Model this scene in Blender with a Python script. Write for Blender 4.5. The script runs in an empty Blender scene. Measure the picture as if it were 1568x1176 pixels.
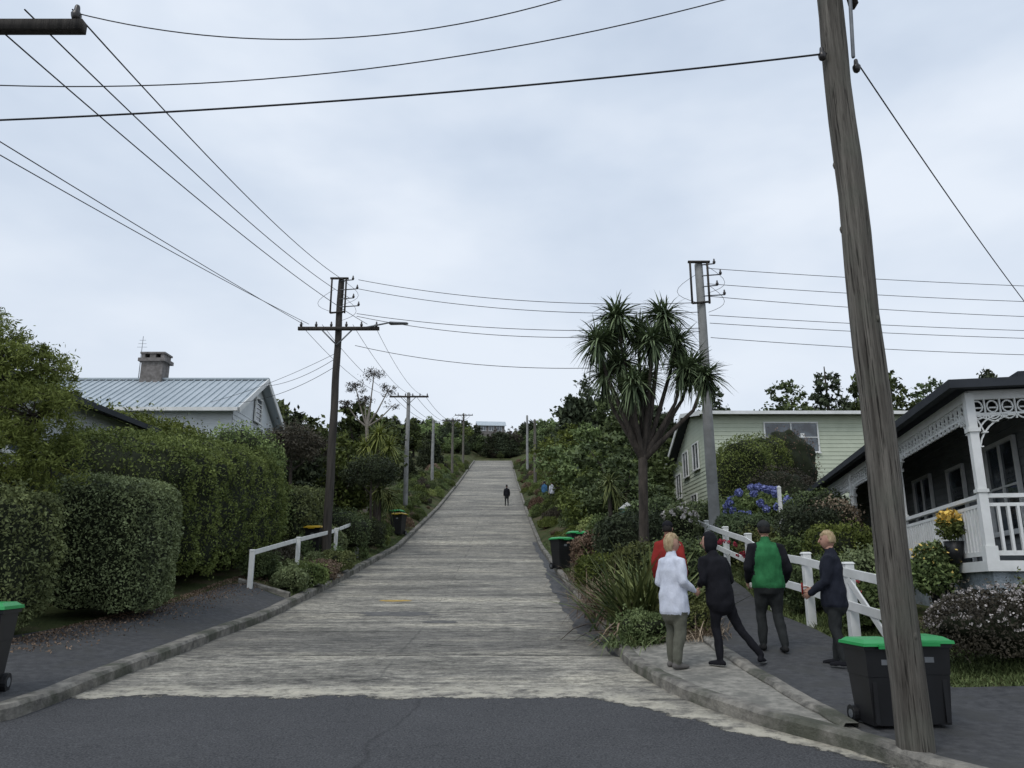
import bpy, math, random
import numpy as np
from mathutils import Vector, Matrix
rng=np.random.default_rng(7); random.seed(7)
R=rng.random
# ---------------------------------------------------------------- profile
YK=[-60,0,6,8,10,13,17,23.5,39.4,63,95,146,200,250,330,700]
ZK=[-.3,0,.04,.13,.28,.42,.58,1.18,2.8,6.6,12.4,22.2,33,37,36,20]
def zr(y):
    y=np.asarray(y,float); return sum(np.interp(y+o,YK,ZK) for o in(-1.2,-.6,0,.6,1.2))/5
def cx(y): return -1.55-.0145*np.asarray(y,float)
def XL(y):
    y=np.asarray(y,float)
    return np.where(y>14.5,cx(y)-3.5,np.interp(y,[7.55,7.65,7.9,8.4,9,13,14.5],[-7,-5.8,-5.3,-5.05,-5,-5.12,cx(14.5)-3.5]))
def XR(y):
    y=np.asarray(y,float)
    return np.where(y>14.5,cx(y)+3.5,np.interp(y,[5.5,5.8,6.5,7.3,8,9,10,11,13,14.5],[4.2,3.6,3.2,2.95,2.5,2.02,1.75,1.62,1.6,cx(14.5)+3.5]))
def OFFL(y): return np.interp(y,[7,9,14,20,30],[.12,.18,.3,.5,.6])
def OFFR(y): return np.interp(y,[7,10,11.2,13,15.5,17.5,22,25,40],[.12,.14,.2,.33,.4,.6,.7,.85,.9])
def ss(t): t=np.clip(t,0,1); return t*t*(3-2*t)
def surf(x,y,m=0.0):
    x,y=np.broadcast_arrays(np.asarray(x,float),np.asarray(y,float))
    z=zr(y); l=XL(y); r=XR(y)
    dl=np.minimum(l-x,y-7.55); dr=np.minimum(x-r,y-5.5)
    rl=.12+(OFFL(y)-.12)*ss((l-x)/1.5)+.08*np.clip(-7-x,0,25)
    rr=.12+(OFFR(y)-.12)*ss((x-r)/np.maximum(3.6-r,.8))+.12*np.clip(x-5,0,20)*ss((y-5)/5)
    z=z+np.where(dl>m,rl,0)+np.where(dr>m,rr,0)
    xa=6.2+.2*(y-11.5)
    k=ss((x-xa)/.7)*ss((31-y)/1.5)*ss((y-8)/2)
    return z*(1-k)+np.minimum(z,.95+.02*(y-10))*k
def S(x,y): return float(surf(x,y))
def noise3(P,f,seed=0):
    r=np.random.default_rng(seed); o=0
    for i in range(5):
        k=r.normal(size=3)*f*(1+.5*i); o=o+np.sin(P@k+r.random()*6.28)/(1+.4*i)
    return o/2.5
# ---------------------------------------------------------------- node helpers
class NT:
    def __init__(s,nt): s.nt=nt
    def n(s,t,ins=None,**a):
        nd=s.nt.nodes.new(t)
        for k,v in a.items(): setattr(nd,k,v)
        for k,v in (ins or {}).items():
            if isinstance(v,bpy.types.NodeSocket): s.nt.links.new(v,nd.inputs[k])
            else: nd.inputs[k].default_value=v
        return nd
    def m(s,op,a,b=0.0,c=0.0,clamp=False):
        return s.n('ShaderNodeMath',{0:a,1:b,2:c},operation=op,use_clamp=clamp).outputs[0]
    def mix(s,f,a,b,bt='MIX'):
        f4=lambda c:c if isinstance(c,bpy.types.NodeSocket) else (*c[:3],1)
        return s.n('ShaderNodeMix',{0:f,6:f4(a),7:f4(b)},data_type='RGBA',blend_type=bt).outputs[2]
    def ramp(s,f,st):
        nd=s.n('ShaderNodeValToRGB',{0:f}); e=nd.color_ramp.elements
        while len(e)<len(st): e.new(.5)
        for i,(p,c) in enumerate(st):
            e[i].position=p; e[i].color=(*c,1) if len(c)==3 else c
        return nd.outputs[0]
    def noise(s,v,sc,det=5,rough=.55): return s.n('ShaderNodeTexNoise',{'Vector':v,'Scale':sc,'Detail':det,'Roughness':rough}).outputs[0]
    def obj(s,scale=(1,1,1)):
        c=s.n('ShaderNodeTexCoord').outputs['Object']
        if scale==(1,1,1): return c
        return s.n('ShaderNodeMapping',{'Vector':c,'Scale':scale}).outputs[0]
def newmat(name):
    m=bpy.data.materials.new(name); m.use_nodes=True; m.node_tree.nodes.clear()
    return m,NT(m.node_tree)
def fin(t,shader): 
    o=t.n('ShaderNodeOutputMaterial'); t.nt.links.new(shader,o.inputs[0])
def bsdf(t,col,rough=.8,spec=.3,metal=0,bumpf=None,bs=.3,bd=.02):
    ins={'Base Color':col if isinstance(col,bpy.types.NodeSocket) else (*col[:3],1),'Roughness':rough,'Specular IOR Level':spec,'Metallic':metal}
    if bumpf is not None:
        ins['Normal']=t.n('ShaderNodeBump',{'Strength':bs,'Distance':bd,'Height':bumpf}).outputs[0]
    return t.n('ShaderNodeBsdfPrincipled',ins).outputs[0]
def pm(name,c1,c2=None,scale=4,rough=.8,bs=.3,bd=.01,stretch=(1,1,1),spec=.3,metal=0,c3=None):
    m,t=newmat(name); c2=c2 or tuple(c*.75 for c in c1)
    v=t.obj(stretch); f=t.noise(v,scale,8,.6)
    col=t.ramp(f,[(.32,c2),(.68,c1)])
    if c3:
        g=t.noise(t.obj(),scale*.23,4); col=t.mix(t.m('MULTIPLY',t.ramp(g,[(.5,(0,0,0)),(.62,(1,1,1))]),.8),col,c3)
    f2=t.noise(v,scale*5,4)
    fin(t,bsdf(t,col,rough,spec,metal,f2,bs,bd)); return m
def leafmat(name,dark,light,mid=None,tr=0.0,g=1.75,sat=1.04):
    dark=tuple(c*g*1.12 for c in dark); light=tuple(c*g*1.12 for c in light)
    m,t=newmat(name)
    a=t.n('ShaderNodeAttribute',attribute_name='rnd').outputs['Fac']
    md=mid or tuple((x+y)/2*.9 for x,y in zip(dark,light))
    c=t.ramp(a,[(0,dark),(.5,md),(1,light)])
    oi=t.n('ShaderNodeObjectInfo').outputs['Random']
    hsv=t.n('ShaderNodeHueSaturation',{'Hue':t.m('MULTIPLY_ADD',oi,.035,.474),'Saturation':t.m('MULTIPLY_ADD',oi,-.25,sat),'Value':t.m('MULTIPLY_ADD',oi,.8,.7),'Color':c}).outputs[0]
    b=bsdf(t,hsv,.6,.13)
    if tr:
        tl=t.n('ShaderNodeBsdfTranslucent',{'Color':hsv}).outputs[0]
        b=t.n('ShaderNodeMixShader',{0:tr,1:b,2:tl}).outputs[0]
    fin(t,b); return m
# ---------------------------------------------------------------- mesh builder
def link(o,parent=None):
    bpy.context.scene.collection.objects.link(o)
    if parent:
        o.parent=parent; o.matrix_parent_inverse=parent.matrix_basis.inverted()
    return o
def empty(name,loc=(0,0,0)):
    e=bpy.data.objects.new(name,None); e.location=loc; e.empty_display_size=.3; return link(e)
class B:
    def __init__(s,M=None): s.v=[];s.f=[];s.m=[];s.M=M
    def add(s,vs,fs,mi=0):
        o=len(s.v)
        s.v+= [tuple(s.M@Vector(p)) if s.M else tuple(p) for p in vs]
        s.f+= [tuple(i+o for i in f) for f in fs]; s.m+=[mi]*len(fs)
    def frus(s,c0,w0,c1,w1,mi=0):
        (x,y,z)=c0;(a,b)=w0;(X,Y,Z)=c1;(A,Bb)=w1
        vs=[(x-a/2,y-b/2,z),(x+a/2,y-b/2,z),(x+a/2,y+b/2,z),(x-a/2,y+b/2,z),(X-A/2,Y-Bb/2,Z),(X+A/2,Y-Bb/2,Z),(X+A/2,Y+Bb/2,Z),(X-A/2,Y+Bb/2,Z)]
        s.add(vs,[(3,2,1,0),(4,5,6,7),(0,1,5,4),(1,2,6,5),(2,3,7,6),(3,0,4,7)],mi)
    def box(s,x0,x1,y0,y1,z0,z1,mi=0):
        s.frus(((x0+x1)/2,(y0+y1)/2,z0),(x1-x0,y1-y0),((x0+x1)/2,(y0+y1)/2,z1),(x1-x0,y1-y0),mi)
    def beam(s,p,q,w,h,mi=0,up=(0,0,1)):
        p=Vector(p);q=Vector(q);d=(q-p).normalized();u=Vector(up)
        if abs(d.dot(u))>.98:u=Vector((0,1,0))
        a=d.cross(u).normalized()*w/2;b=a.cross(d).normalized()*h/2
        vs=[p-a-b,p+a-b,p+a+b,p-a+b,q-a-b,q+a-b,q+a+b,q-a+b]
        s.add(vs,[(0,1,2,3),(7,6,5,4),(0,4,5,1),(1,5,6,2),(2,6,7,3),(3,7,4,0)],mi)
    def tube(s,pts,rad,n=10,mi=0,side=None,rnd=True):
        pts=[Vector(p) for p in pts]; rad=[(r,r) if not isinstance(r,tuple) else r for r in rad]
        if rnd:
            d0=(pts[0]-pts[1]).normalized(); d1=(pts[-1]-pts[-2]).normalized()
            r0=rad[0];r1=rad[-1];m0=min(r0);m1=min(r1)
            pts=[pts[0]+d0*m0*.95,pts[0]+d0*m0*.65]+pts+[pts[-1]+d1*m1*.65,pts[-1]+d1*m1*.95]
            rad=[(r0[0]*.3,r0[1]*.3),(r0[0]*.75,r0[1]*.75)]+rad+[(r1[0]*.75,r1[1]*.75),(r1[0]*.3,r1[1]*.3)]
        vs=[];u=None;N=len(pts)
        for i,p in enumerate(pts):
            t=(pts[min(i+1,N-1)]-pts[max(i-1,0)]).normalized()
            if side is not None: ref=Vector(side)
            elif u is None: ref=Vector((1,0,0)) if abs(t.x)<.8 else Vector((0,1,0))
            else: ref=u
            u=(ref-t*ref.dot(t)).normalized(); w=t.cross(u)
            for k in range(n):
                a=2*math.pi*k/n; vs.append(p+u*rad[i][0]*math.cos(a)+w*rad[i][1]*math.sin(a))
        fs=[]
        for i in range(N-1):
            for k in range(n):
                k2=(k+1)%n; fs.append((i*n+k,i*n+k2,(i+1)*n+k2,(i+1)*n+k))
        fs.append(tuple(range(n-1,-1,-1))); fs.append(tuple((N-1)*n+k for k in range(n)))
        s.add(vs,fs,mi)
    def ball(s,c,r,mi=0,n=10,m=7,fn=None):
        r=(r,r,r) if not isinstance(r,tuple) else r
        vs=[];fs=[]
        for i in range(m+1):
            th=math.pi*i/m
            for k in range(n):
                ph=2*math.pi*k/n; d=Vector((math.sin(th)*math.cos(ph),math.sin(th)*math.sin(ph),math.cos(th)))
                q=Vector((d.x*r[0],d.y*r[1],d.z*r[2]))
                if fn:q=fn(d,q)
                vs.append(Vector(c)+q)
        for i in range(m):
            for k in range(n):
                k2=(k+1)%n; fs.append((i*n+k,(i+1)*n+k,(i+1)*n+k2,i*n+k2))
        s.add(vs,fs,mi)
    def mesh(s,name,mats,smooth=False):
        me=bpy.data.meshes.new(name); me.from_pydata(s.v,[],s.f)
        for m in mats: me.materials.append(m)
        me.polygons.foreach_set('material_index',s.m)
        if smooth: me.polygons.foreach_set('use_smooth',[True]*len(s.f))
        me.update(); return me
    def obj(s,name,mats,parent=None,smooth=False,bevel=0):
        o=bpy.data.objects.new(name,s.mesh(name,mats,smooth)); link(o,parent)
        if bevel:
            b=o.modifiers.new('bev','BEVEL'); b.width=bevel; b.segments=2; b.limit_method='ANGLE'
        return o
def quadmesh(name,V,rnd,mat):
    V=np.ascontiguousarray(V,dtype=np.float32); n=len(V)
    me=bpy.data.meshes.new(name); me.vertices.add(n*4); me.vertices.foreach_set('co',V.ravel())
    me.loops.add(n*4); me.loops.foreach_set('vertex_index',np.arange(n*4,dtype=np.int32))
    me.polygons.add(n); me.polygons.foreach_set('loop_start',np.arange(0,n*4,4,dtype=np.int32))
    a=me.attributes.new('rnd','FLOAT','FACE'); a.data.foreach_set('value',np.clip(rnd,0,1).astype(np.float32))
    me.materials.append(mat); me.update(calc_edges=True); return me
def unit(n):
    a=rng.normal(size=(n,3)); return a/np.linalg.norm(a,axis=1,keepdims=True)
def leafquads(P,size,asp=.45):
    n=len(P); a=unit(n); b=np.cross(a,unit(n)); b/=np.linalg.norm(b,axis=1,keepdims=True)+1e-9
    s=(size*(.6+.8*R(n)))[:,None]
    return np.stack([P-a*s,P+b*s*asp,P+a*s,P-b*s*asp],1)
def oadd(me,name,parent=None,loc=(0,0,0),rz=0,sc=(1,1,1)):
    o=bpy.data.objects.new(name,me); o.location=loc; o.rotation_euler=(0,0,rz); o.scale=sc; return link(o,parent)
def bladequads(O,D,L,W,droop,segs=3):
    n=len(O); D=D/np.linalg.norm(D,axis=1,keepdims=True)
    sd=np.cross(D,np.array([0,0,1.])+.3*unit(n)); sd/=np.linalg.norm(sd,axis=1,keepdims=True)+1e-9
    L=np.broadcast_to(L,n); dr=np.broadcast_to(droop,n)
    ts=np.linspace(0,1,segs+1); rows=[]
    for t in ts:
        p=O+D*(L*t)[:,None]; p[:,2]-=dr*L*t*t
        w=W*(1-t**2.2)*.5+.0015; rows.append((p-sd*w,p+sd*w))
    q=[np.stack([rows[i][0],rows[i][1],rows[i+1][1],rows[i+1][0]],1) for i in range(segs)]
    return np.concatenate(q,0),segs
# ---------------------------------------------------------------- materials
M_hedge=leafmat('hedge_leaves',(.018,.030,.009),(.095,.130,.036))
M_hedge2=leafmat('privet_leaves',(.024,.040,.011),(.13,.17,.046),g=1.9,tr=.15)
M_box=leafmat('box_leaves',(.026,.034,.013),(.112,.135,.048),g=1.8)
M_light=leafmat('willow_leaves',(.04,.06,.016),(.16,.21,.06),g=1.9,tr=.25)
M_tree=leafmat('tree_leaves',(.014,.022,.010),(.07,.095,.032),g=1.85)
M_dark=leafmat('dark_leaves',(.009,.013,.008),(.040,.052,.024),g=1.7)
M_purple=leafmat('purple_leaves',(.016,.014,.011),(.058,.052,.034),g=1.6)
M_yel=leafmat('yellowgreen_leaves',(.04,.055,.010),(.15,.17,.035))
M_brown=leafmat('dry_leaves',(.05,.033,.018),(.22,.155,.09),g=1.3,sat=.95)
M_flax=leafmat('flax_leaves',(.02,.035,.012),(.14,.17,.06),g=1.35)
M_cord=leafmat('cabbage_leaves',(.012,.022,.01),(.11,.145,.06),g=1.3)
M_grass=leafmat('grass_blades',(.03,.05,.012),(.11,.14,.045),g=1.3)
M_white=leafmat('white_petals',(.3,.27,.25),(.7,.66,.62),g=1)
M_blue=leafmat('blue_petals',(.07,.08,.25),(.24,.26,.56),g=1)
M_yflow=leafmat('yellow_petals',(.4,.25,.01),(.75,.5,.03),g=1)
M_red=leafmat('red_petals',(.2,.02,.02),(.5,.06,.05),g=1)
M_bark=pm('bark',(.085,.07,.058),(.03,.026,.022),9,.95,.9,.03,(1,1,.3))
M_pale=pm('pale_bark',(.3,.27,.23),(.15,.13,.11),6,.9,.4,.02,(1,1,.3))
m,t=newmat('weathered_wood'); v=t.obj((6,6,.25)); v2=t.obj((18,18,.5)); g1=t.noise(v,2.2,8,.7); g2=t.noise(v2,3,4,.7); g3=t.noise(t.obj(),2.5,4)
c=t.ramp(g1,[(.3,(.06,.053,.045)),(.5,(.15,.138,.118)),(.7,(.26,.24,.205))]); c=t.mix(t.ramp(g2,[(.36,(1,1,1)),(.46,(0,0,0))]),c,(.025,.022,.018)); c=t.mix(t.m('MULTIPLY',t.ramp(g3,[(.5,(0,0,0)),(.65,(1,1,1))]),.35),c,(.13,.138,.11))
fin(t,bsdf(t,c,.92,.2,0,t.m('ADD',g1,g2),.9,.03)); M_pole=m
M_poled=pm('dark_wood',(.075,.066,.057),(.03,.027,.024),5,.9,.6,.02,(3,3,.2))
M_conc=pm('pole_concrete',(.32,.32,.31),(.21,.21,.2),3,.9,.3,.01)
M_kerb=pm('kerb_concrete',(.31,.29,.25),(.10,.095,.085),6,.95,.9,.02,c3=(.065,.07,.05))
M_apron=pm('apron_concrete',(.36,.34,.295),(.16,.155,.135),9,.95,.9,.012,c3=(.15,.147,.13))
M_path=pm('path_asphalt',(.088,.088,.09),(.044,.045,.047),9,.85,.9,.012,c3=(.062,.062,.06))
M_gut=pm('gutter_asphalt',(.085,.084,.083),(.028,.028,.029),4,.6,.9,.02,(2,.5,1))
M_wp=pm('white_paint',(.82,.82,.8),(.66,.67,.64),3,.5,.15,.003,spec=.4)
M_black=pm('black_plastic',(.015,.016,.018),(.01,.01,.011),3,.45,.1,.002,spec=.4)
M_green=pm('green_plastic',(.03,.36,.1),(.02,.28,.07),3,.4,.1,.002,spec=.4)
M_yellow=pm('yellow_plastic',(.5,.33,.03),(.4,.27,.02),3,.4,.1,.002)
M_metal=pm('galvanised',(.25,.26,.27),(.15,.16,.17),5,.5,.2,.003,metal=.4)
M_ins=pm('insulator',(.03,.025,.022),(.02,.018,.017),3,.3,.0,.001,spec=.5)
M_wire=pm('wire',(.03,.03,.033),(.02,.02,.022),3,.6)
M_glass,_t=newmat('window_glass'); fin(_t,bsdf(_t,_t.ramp(_t.noise(_t.obj(),1.5),[(.4,(.02,.024,.03)),(.6,(.09,.11,.13))]),.04,1.0))
M_cream=pm('green_weatherboard',(.56,.60,.47),(.49,.53,.41),2,.6,.1,.003)
M_whouse=pm('white_weatherboard',(.72,.75,.76),(.62,.65,.66),2,.6,.1,.003)
M_villa=pm('grey_weatherboard',(.25,.26,.265),(.18,.19,.195),2,.6,.1,.003)
M_roofg=pm('grey_iron_roof',(.46,.51,.54),(.37,.42,.45),1.5,.45,.1,.003)
M_roofd=pm('dark_iron_roof',(.05,.055,.063),(.033,.037,.043),2,.75,.1,.003,spec=.15)
M_brick=pm('chimney_render',(.25,.23,.22),(.12,.11,.1),5,.9,.6,.01)
M_stone=pm('painted_stone',(.36,.40,.43),(.17,.20,.22),7,.9,.9,.02)
M_ceil=pm('veranda_ceiling',(.42,.43,.43),(.36,.37,.37),3,.7)
M_paint=pm('yellow_paint',(.62,.40,.06),(.30,.22,.09),9,.8)
M_patch=pm('dark_patch',(.17,.165,.155),(.085,.084,.08),6,.9,.6)
m,t=newmat('ground'); v=t.obj()
c=t.ramp(t.noise(v,.9,8,.65),[(.3,(.035,.048,.018)),(.5,(.065,.078,.03)),(.62,(.1,.08,.05)),(.75,(.13,.1,.07))])
fin(t,bsdf(t,c,.95,.1,0,t.noise(v,14,6),.9,.05)); M_ground=m
# road
m,t=newmat('road_surface'); v=t.obj()
sx=t.n('ShaderNodeSeparateXYZ',{0:v}); X,Y=sx.outputs[0],sx.outputs[1]
wob=t.noise(v,1.6,4)
strips=t.noise(t.obj((.3,1.9,.0)),1.0,6,.65); wide=t.noise(t.obj((.22,.75,0)),1.0,5,.6)
blot=t.noise(v,.45,6,.6); fine=t.noise(v,20,6,.75); med=t.noise(t.obj((.8,2.3,0)),2.6,7,.8); spk=t.noise(t.obj((1,1.5,0)),5.5,6,.75)
con=t.ramp(strips,[(.38,(.12,.115,.105)),(.46,(.21,.2,.178)),(.54,(.31,.293,.255)),(.63,(.43,.40,.34))])
con=t.mix(.6,con,t.ramp(med,[(.39,(.06,.058,.053)),(.48,(.21,.2,.176)),(.56,(.39,.368,.312)),(.66,(.56,.52,.44))]))
con=t.mix(t.m('MULTIPLY',t.ramp(spk,[(.39,(1,1,1)),(.47,(0,0,0))]),.65),con,(.075,.073,.068))
con=t.mix(t.m('MULTIPLY',t.ramp(spk,[(.54,(0,0,0)),(.63,(1,1,1))]),.5),con,(.50,.475,.41))
con=t.mix(1.0,con,t.ramp(wide,[(.36,(.62,.625,.63)),(.5,(1,1,1)),(.64,(1.35,1.33,1.27))]),'MULTIPLY')
con=t.mix(t.m('MULTIPLY',t.ramp(blot,[(.5,(0,0,0)),(.62,(1,1,1))]),.35),con,(.15,.146,.135))
con=t.mix(.65,con,t.ramp(fine,[(.3,(.22,.22,.22)),(.7,(.84,.84,.84))]),'OVERLAY')
def line(val,w,fuz): 
    return t.m('SUBTRACT',1.0,t.m('DIVIDE',t.m('SUBTRACT',val,w),fuz,clamp=True),clamp=True)
jy=t.m('ADD',Y,t.m('MULTIPLY',wob,.08)); jd=t.m('PINGPONG',jy,1.55); j1=line(jd,.016,.045)
slab_id=t.m('FLOOR',t.m('DIVIDE',jy,3.1)); sv=t.n('ShaderNodeTexWhiteNoise',{'W':slab_id},noise_dimensions='1D').outputs['Value']
con=t.mix(1.0,con,t.ramp(sv,[(0,(.74,.74,.74)),(1,(1.18,1.17,1.14))]),'MULTIPLY')
cxl=t.m('ADD',X,t.m('MULTIPLY',Y,.0145)); cl=t.m('ABSOLUTE',t.m('ADD',cxl,t.m('ADD',1.5,t.m('MULTIPLY',wob,.1)))); j2=line(cl,.01,.025)
brk=t.ramp(t.noise(v,2.3,3),[(.4,(0,0,0)),(.5,(1,1,1))]); brk2=t.ramp(t.noise(v,.9,3),[(.45,(0,0,0)),(.55,(1,1,1))])
con=t.mix(t.m('MULTIPLY',t.m('MULTIPLY',j1,brk),.85),con,(.04,.04,.037)); con=t.mix(t.m('MULTIPLY',t.m('MULTIPLY',j2,brk2),.4),con,(.06,.06,.056))
edge=t.m('ABSOLUTE',t.m('ADD',cxl,1.55)); con=t.mix(t.m('MULTIPLY',t.m('DIVIDE',t.m('SUBTRACT',edge,2.7),.8,clamp=True),.35),con,(.11,.105,.092))
asp=t.ramp(t.noise(v,.8,8,.65),[(.35,(.048,.049,.052)),(.65,(.076,.077,.080))])
asp=t.mix(.5,asp,t.ramp(t.noise(v,60,3),[(.35,(.015,.015,.017)),(.7,(.18,.18,.183))]))
crk=line(t.m('ABSOLUTE',t.m('ADD',t.m('SUBTRACT',X,t.m('MULTIPLY',t.m('SUBTRACT',Y,8.0),.12)),t.m('ADD',1.15,t.m('MULTIPLY',t.m('SUBTRACT',t.noise(v,1.3,3),.5),.5)))),.002,.035)
asp=t.mix(t.m('MULTIPLY',crk,.4),asp,(.02,.02,.021))
asp=t.mix(t.m('MULTIPLY',t.ramp(t.noise(v,3,7,.75),[(.62,(0,0,0)),(.72,(1,1,1))]),.35),asp,(.15,.15,.145))
thr=t.m('SUBTRACT',9.35,t.m('MULTIPLY',t.m('MAXIMUM',t.m('SUBTRACT',X,.9),0.0),1.15))
bd=t.m('SUBTRACT',t.m('ADD',Y,t.m('ADD',t.m('MULTIPLY',t.m('SUBTRACT',t.noise(v,1.1,3,.5),.5),.7),t.m('MULTIPLY',t.m('SUBTRACT',t.noise(v,4.5,8,.8),.5),.75))),thr)
msk=t.m('MULTIPLY',bd,60.0,clamp=True)
lipw=t.m('MULTIPLY',t.m('MULTIPLY',t.m('SUBTRACT',1.0,t.m('DIVIDE',t.m('ABSOLUTE',t.m('SUBTRACT',bd,.22)),.55,clamp=True),clamp=True),.9),t.ramp(t.noise(v,3.5,5,.75),[(.44,(0,0,0)),(.56,(1,1,1))]))
con=t.mix(lipw,con,(.55,.51,.41))
con=t.mix(line(t.m('ABSOLUTE',bd),.006,.06),con,(.02,.02,.02))
col=t.mix(msk,asp,con)
fin(t,bsdf(t,col,.88,.22,0,t.m('ADD',t.m('MULTIPLY',msk,.5),t.m('ADD',t.m('MULTIPLY',med,.8),t.m('MULTIPLY',fine,.5))),.9,.03)); M_road=m
# ---------------------------------------------------------------- sheets
def sheet(name,rows,mat,parent=None):
    vs=[p for r in rows for p in r]; n=len(rows[0]); fs=[]
    for i in range(len(rows)-1):
        for k in range(n-1): fs.append((i*n+k,i*n+k+1,(i+1)*n+k+1,(i+1)*n+k))
    b=B(); b.add(vs,fs); return b.obj(name,[mat],parent,smooth=True)
xs=np.concatenate([np.linspace(-400,-60,12)[:-1],np.linspace(-60,-12,25)[:-1],np.arange(-12,14,.25),np.linspace(14,60,24)[1:],np.linspace(60,400,12)[1:]])
ys=np.concatenate([np.linspace(-60,4,14)[:-1],np.arange(4,20,.25),np.arange(20,44,.5),np.arange(44,160,2),np.linspace(160,340,37)[1:],np.linspace(350,700,12)])
XX,YY=np.meshgrid(xs,ys); ZZ=surf(XX,YY,.2)-.03
isr=(surf(XX,YY,.2)-zr(YY))<.05; ZZ=np.where(isr,zr(YY)-.07,ZZ)
far=np.clip((np.abs(XX)-20)/60,0,1)*np.clip((YY-50)/50,0,1); P3=np.stack([XX,YY,0*XX],-1)
ZZ=ZZ+far*noise3(P3.reshape(-1,3),.03,3).reshape(XX.shape)*3
sheet('ground',[[(XX[i,k],YY[i,k],ZZ[i,k]) for k in range(len(xs))] for i in range(len(ys))],M_ground)
rows=[]
yy=list(np.linspace(-55,5.4,16))+[5.499,5.5]+list(np.arange(5.75,7.54,.25))+[7.549,7.56,7.65,7.8,8]+list(np.arange(8.5,44,.5))+list(np.arange(44,152,2))
for y in yy:
    l=-70 if y<7.555 else float(XL(y))-.08; r=70 if y<5.4999 else float(XR(y))+.08
    z=float(zr(y)); rows.append([(l+(r-l)*k/14,y,z) for k in range(15)])
sheet('road',rows,M_road)
def path(name,ya,yb,fa,fb,mat,dz=.004,step=.4,n=9):
    rows=[]
    for y in np.arange(ya,yb+1e-6,step):
        a,b=float(fa(y)),float(fb(y)); rows.append([(a+(b-a)*k/(n-1),y,S(a+(b-a)*k/(n-1),y)+dz) for k in range(n)])
    return sheet(name,rows,mat)
XI=lambda y:np.interp(y,[5.6,5.8,6.5,7.3,9,11.5,12.3,13,15.5,25],[4.3,3.75,3.4,3.12,3.05,2.98,3.0,3.2,4.1,5.0])
XO=lambda y:np.interp(y,[5.6,8.0,8.6,9.2,11.6,15.5,17.5,25],[16,16,6.6,4.95,4.8,4.9,5.15,5.9])
path('footpath',7.56,20.0,lambda y:np.interp(y,[7.5,10.6,11.4,14,22],[-30,-30,-7.7,-7.2,-7.0]),lambda y:XL(y)-.1,M_path,.004,.28,30)
path('footpath',5.6,25,XI,XO,M_path,.006,.3,14)
path('driveway_apron',7.4,12.4,lambda y:XR(y)+.1,XI,M_apron,.008,.25,6)
def kerb(name,pts,out,w=.17,top=.02,drop=.25):
    pts=[Vector((p[0],p[1])) for p in pts]; vs=[];N=len(pts)
    for i,p in enumerate(pts):
        t=(pts[min(i+1,N-1)]-pts[max(i-1,0)]).normalized(); nrm=Vector((-t.y,t.x))*out
        a=p; b=p+nrm*w; zt=S(*(p+nrm*(w+.06)))+top+random.uniform(-.008,.008); j=random.uniform(-.012,.012)
        vs+=[(a.x+j,a.y,zt-drop),(a.x+j,a.y,zt-.035),(a.x+nrm.x*.035,a.y+nrm.y*.035,zt),(b.x,b.y,zt),(b.x,b.y,zt-drop)]
    fs=[(i*5+k,i*5+k+1,(i+1)*5+k+1,(i+1)*5+k) for i in range(N-1) for k in range(4)]
    b=B(); b.add(vs,fs); return b.obj(name,[M_kerb])
lk=[(x,7.5) for x in np.linspace(-40,-7.2,10)]+[(float(XL(y)),y) for y in [7.57,7.65,7.75,7.9,8.1,8.4,8.8]+list(np.arange(9.2,44,.5))+list(np.arange(44,150,2))]
kerb('kerb',lk,1,.22)
rk=[(x,5.45) for x in np.linspace(40,4.6,10)]+[(float(XR(y)),y) for y in [5.5,5.65,5.8,6.1,6.5,7]+list(np.arange(7.3,44,.4))+list(np.arange(44,150,2))]
kerb('kerb',rk,-1)
kerb('kerb',[(float(XI(y))-.13,y) for y in np.arange(7.5,12.5,.25)],-1,.16,.055,.16)
kerb('garden_edging',[(-6.9,20.05),(-5.6,20.1)],1,.12,.1,.3)
rows=[[(float(XR(y))-w,y,float(zr(y))+.006) for w in (.03+.42*ss((y-12.2)/3)*(1-.5*ss((y-24)/8))+.04*math.sin(y*1.7)+.03*math.sin(y*5.1),.2*ss((y-12.2)/2),-.05)] for y in np.arange(12.2,42,.3)]
sheet('gutter',rows,M_gut)
def blob(name,x,y,rx,ry,mat,n=26,dz=.005,irr=.3):
    vs=[(x,y,float(zr(y))+dz)]
    for k in range(n):
        a=k/n*6.283; r=1+irr*(random.random()-.5)*1.6; px=x+rx*r*math.cos(a);py=y+ry*r*math.sin(a); vs.append((px,py,float(zr(py))+dz))
    b=B(); b.add(vs,[(0,1+k,1+(k+1)%n) for k in range(n)]); return b.obj(name,[mat])
blob('road_marking',-3.0,20.6,.4,.17,M_paint,irr=.2)
blob('road_patch',-2.6,18.3,.85,.4,M_patch); blob('road_patch',-1.5,17.0,.4,.2,M_patch)
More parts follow.
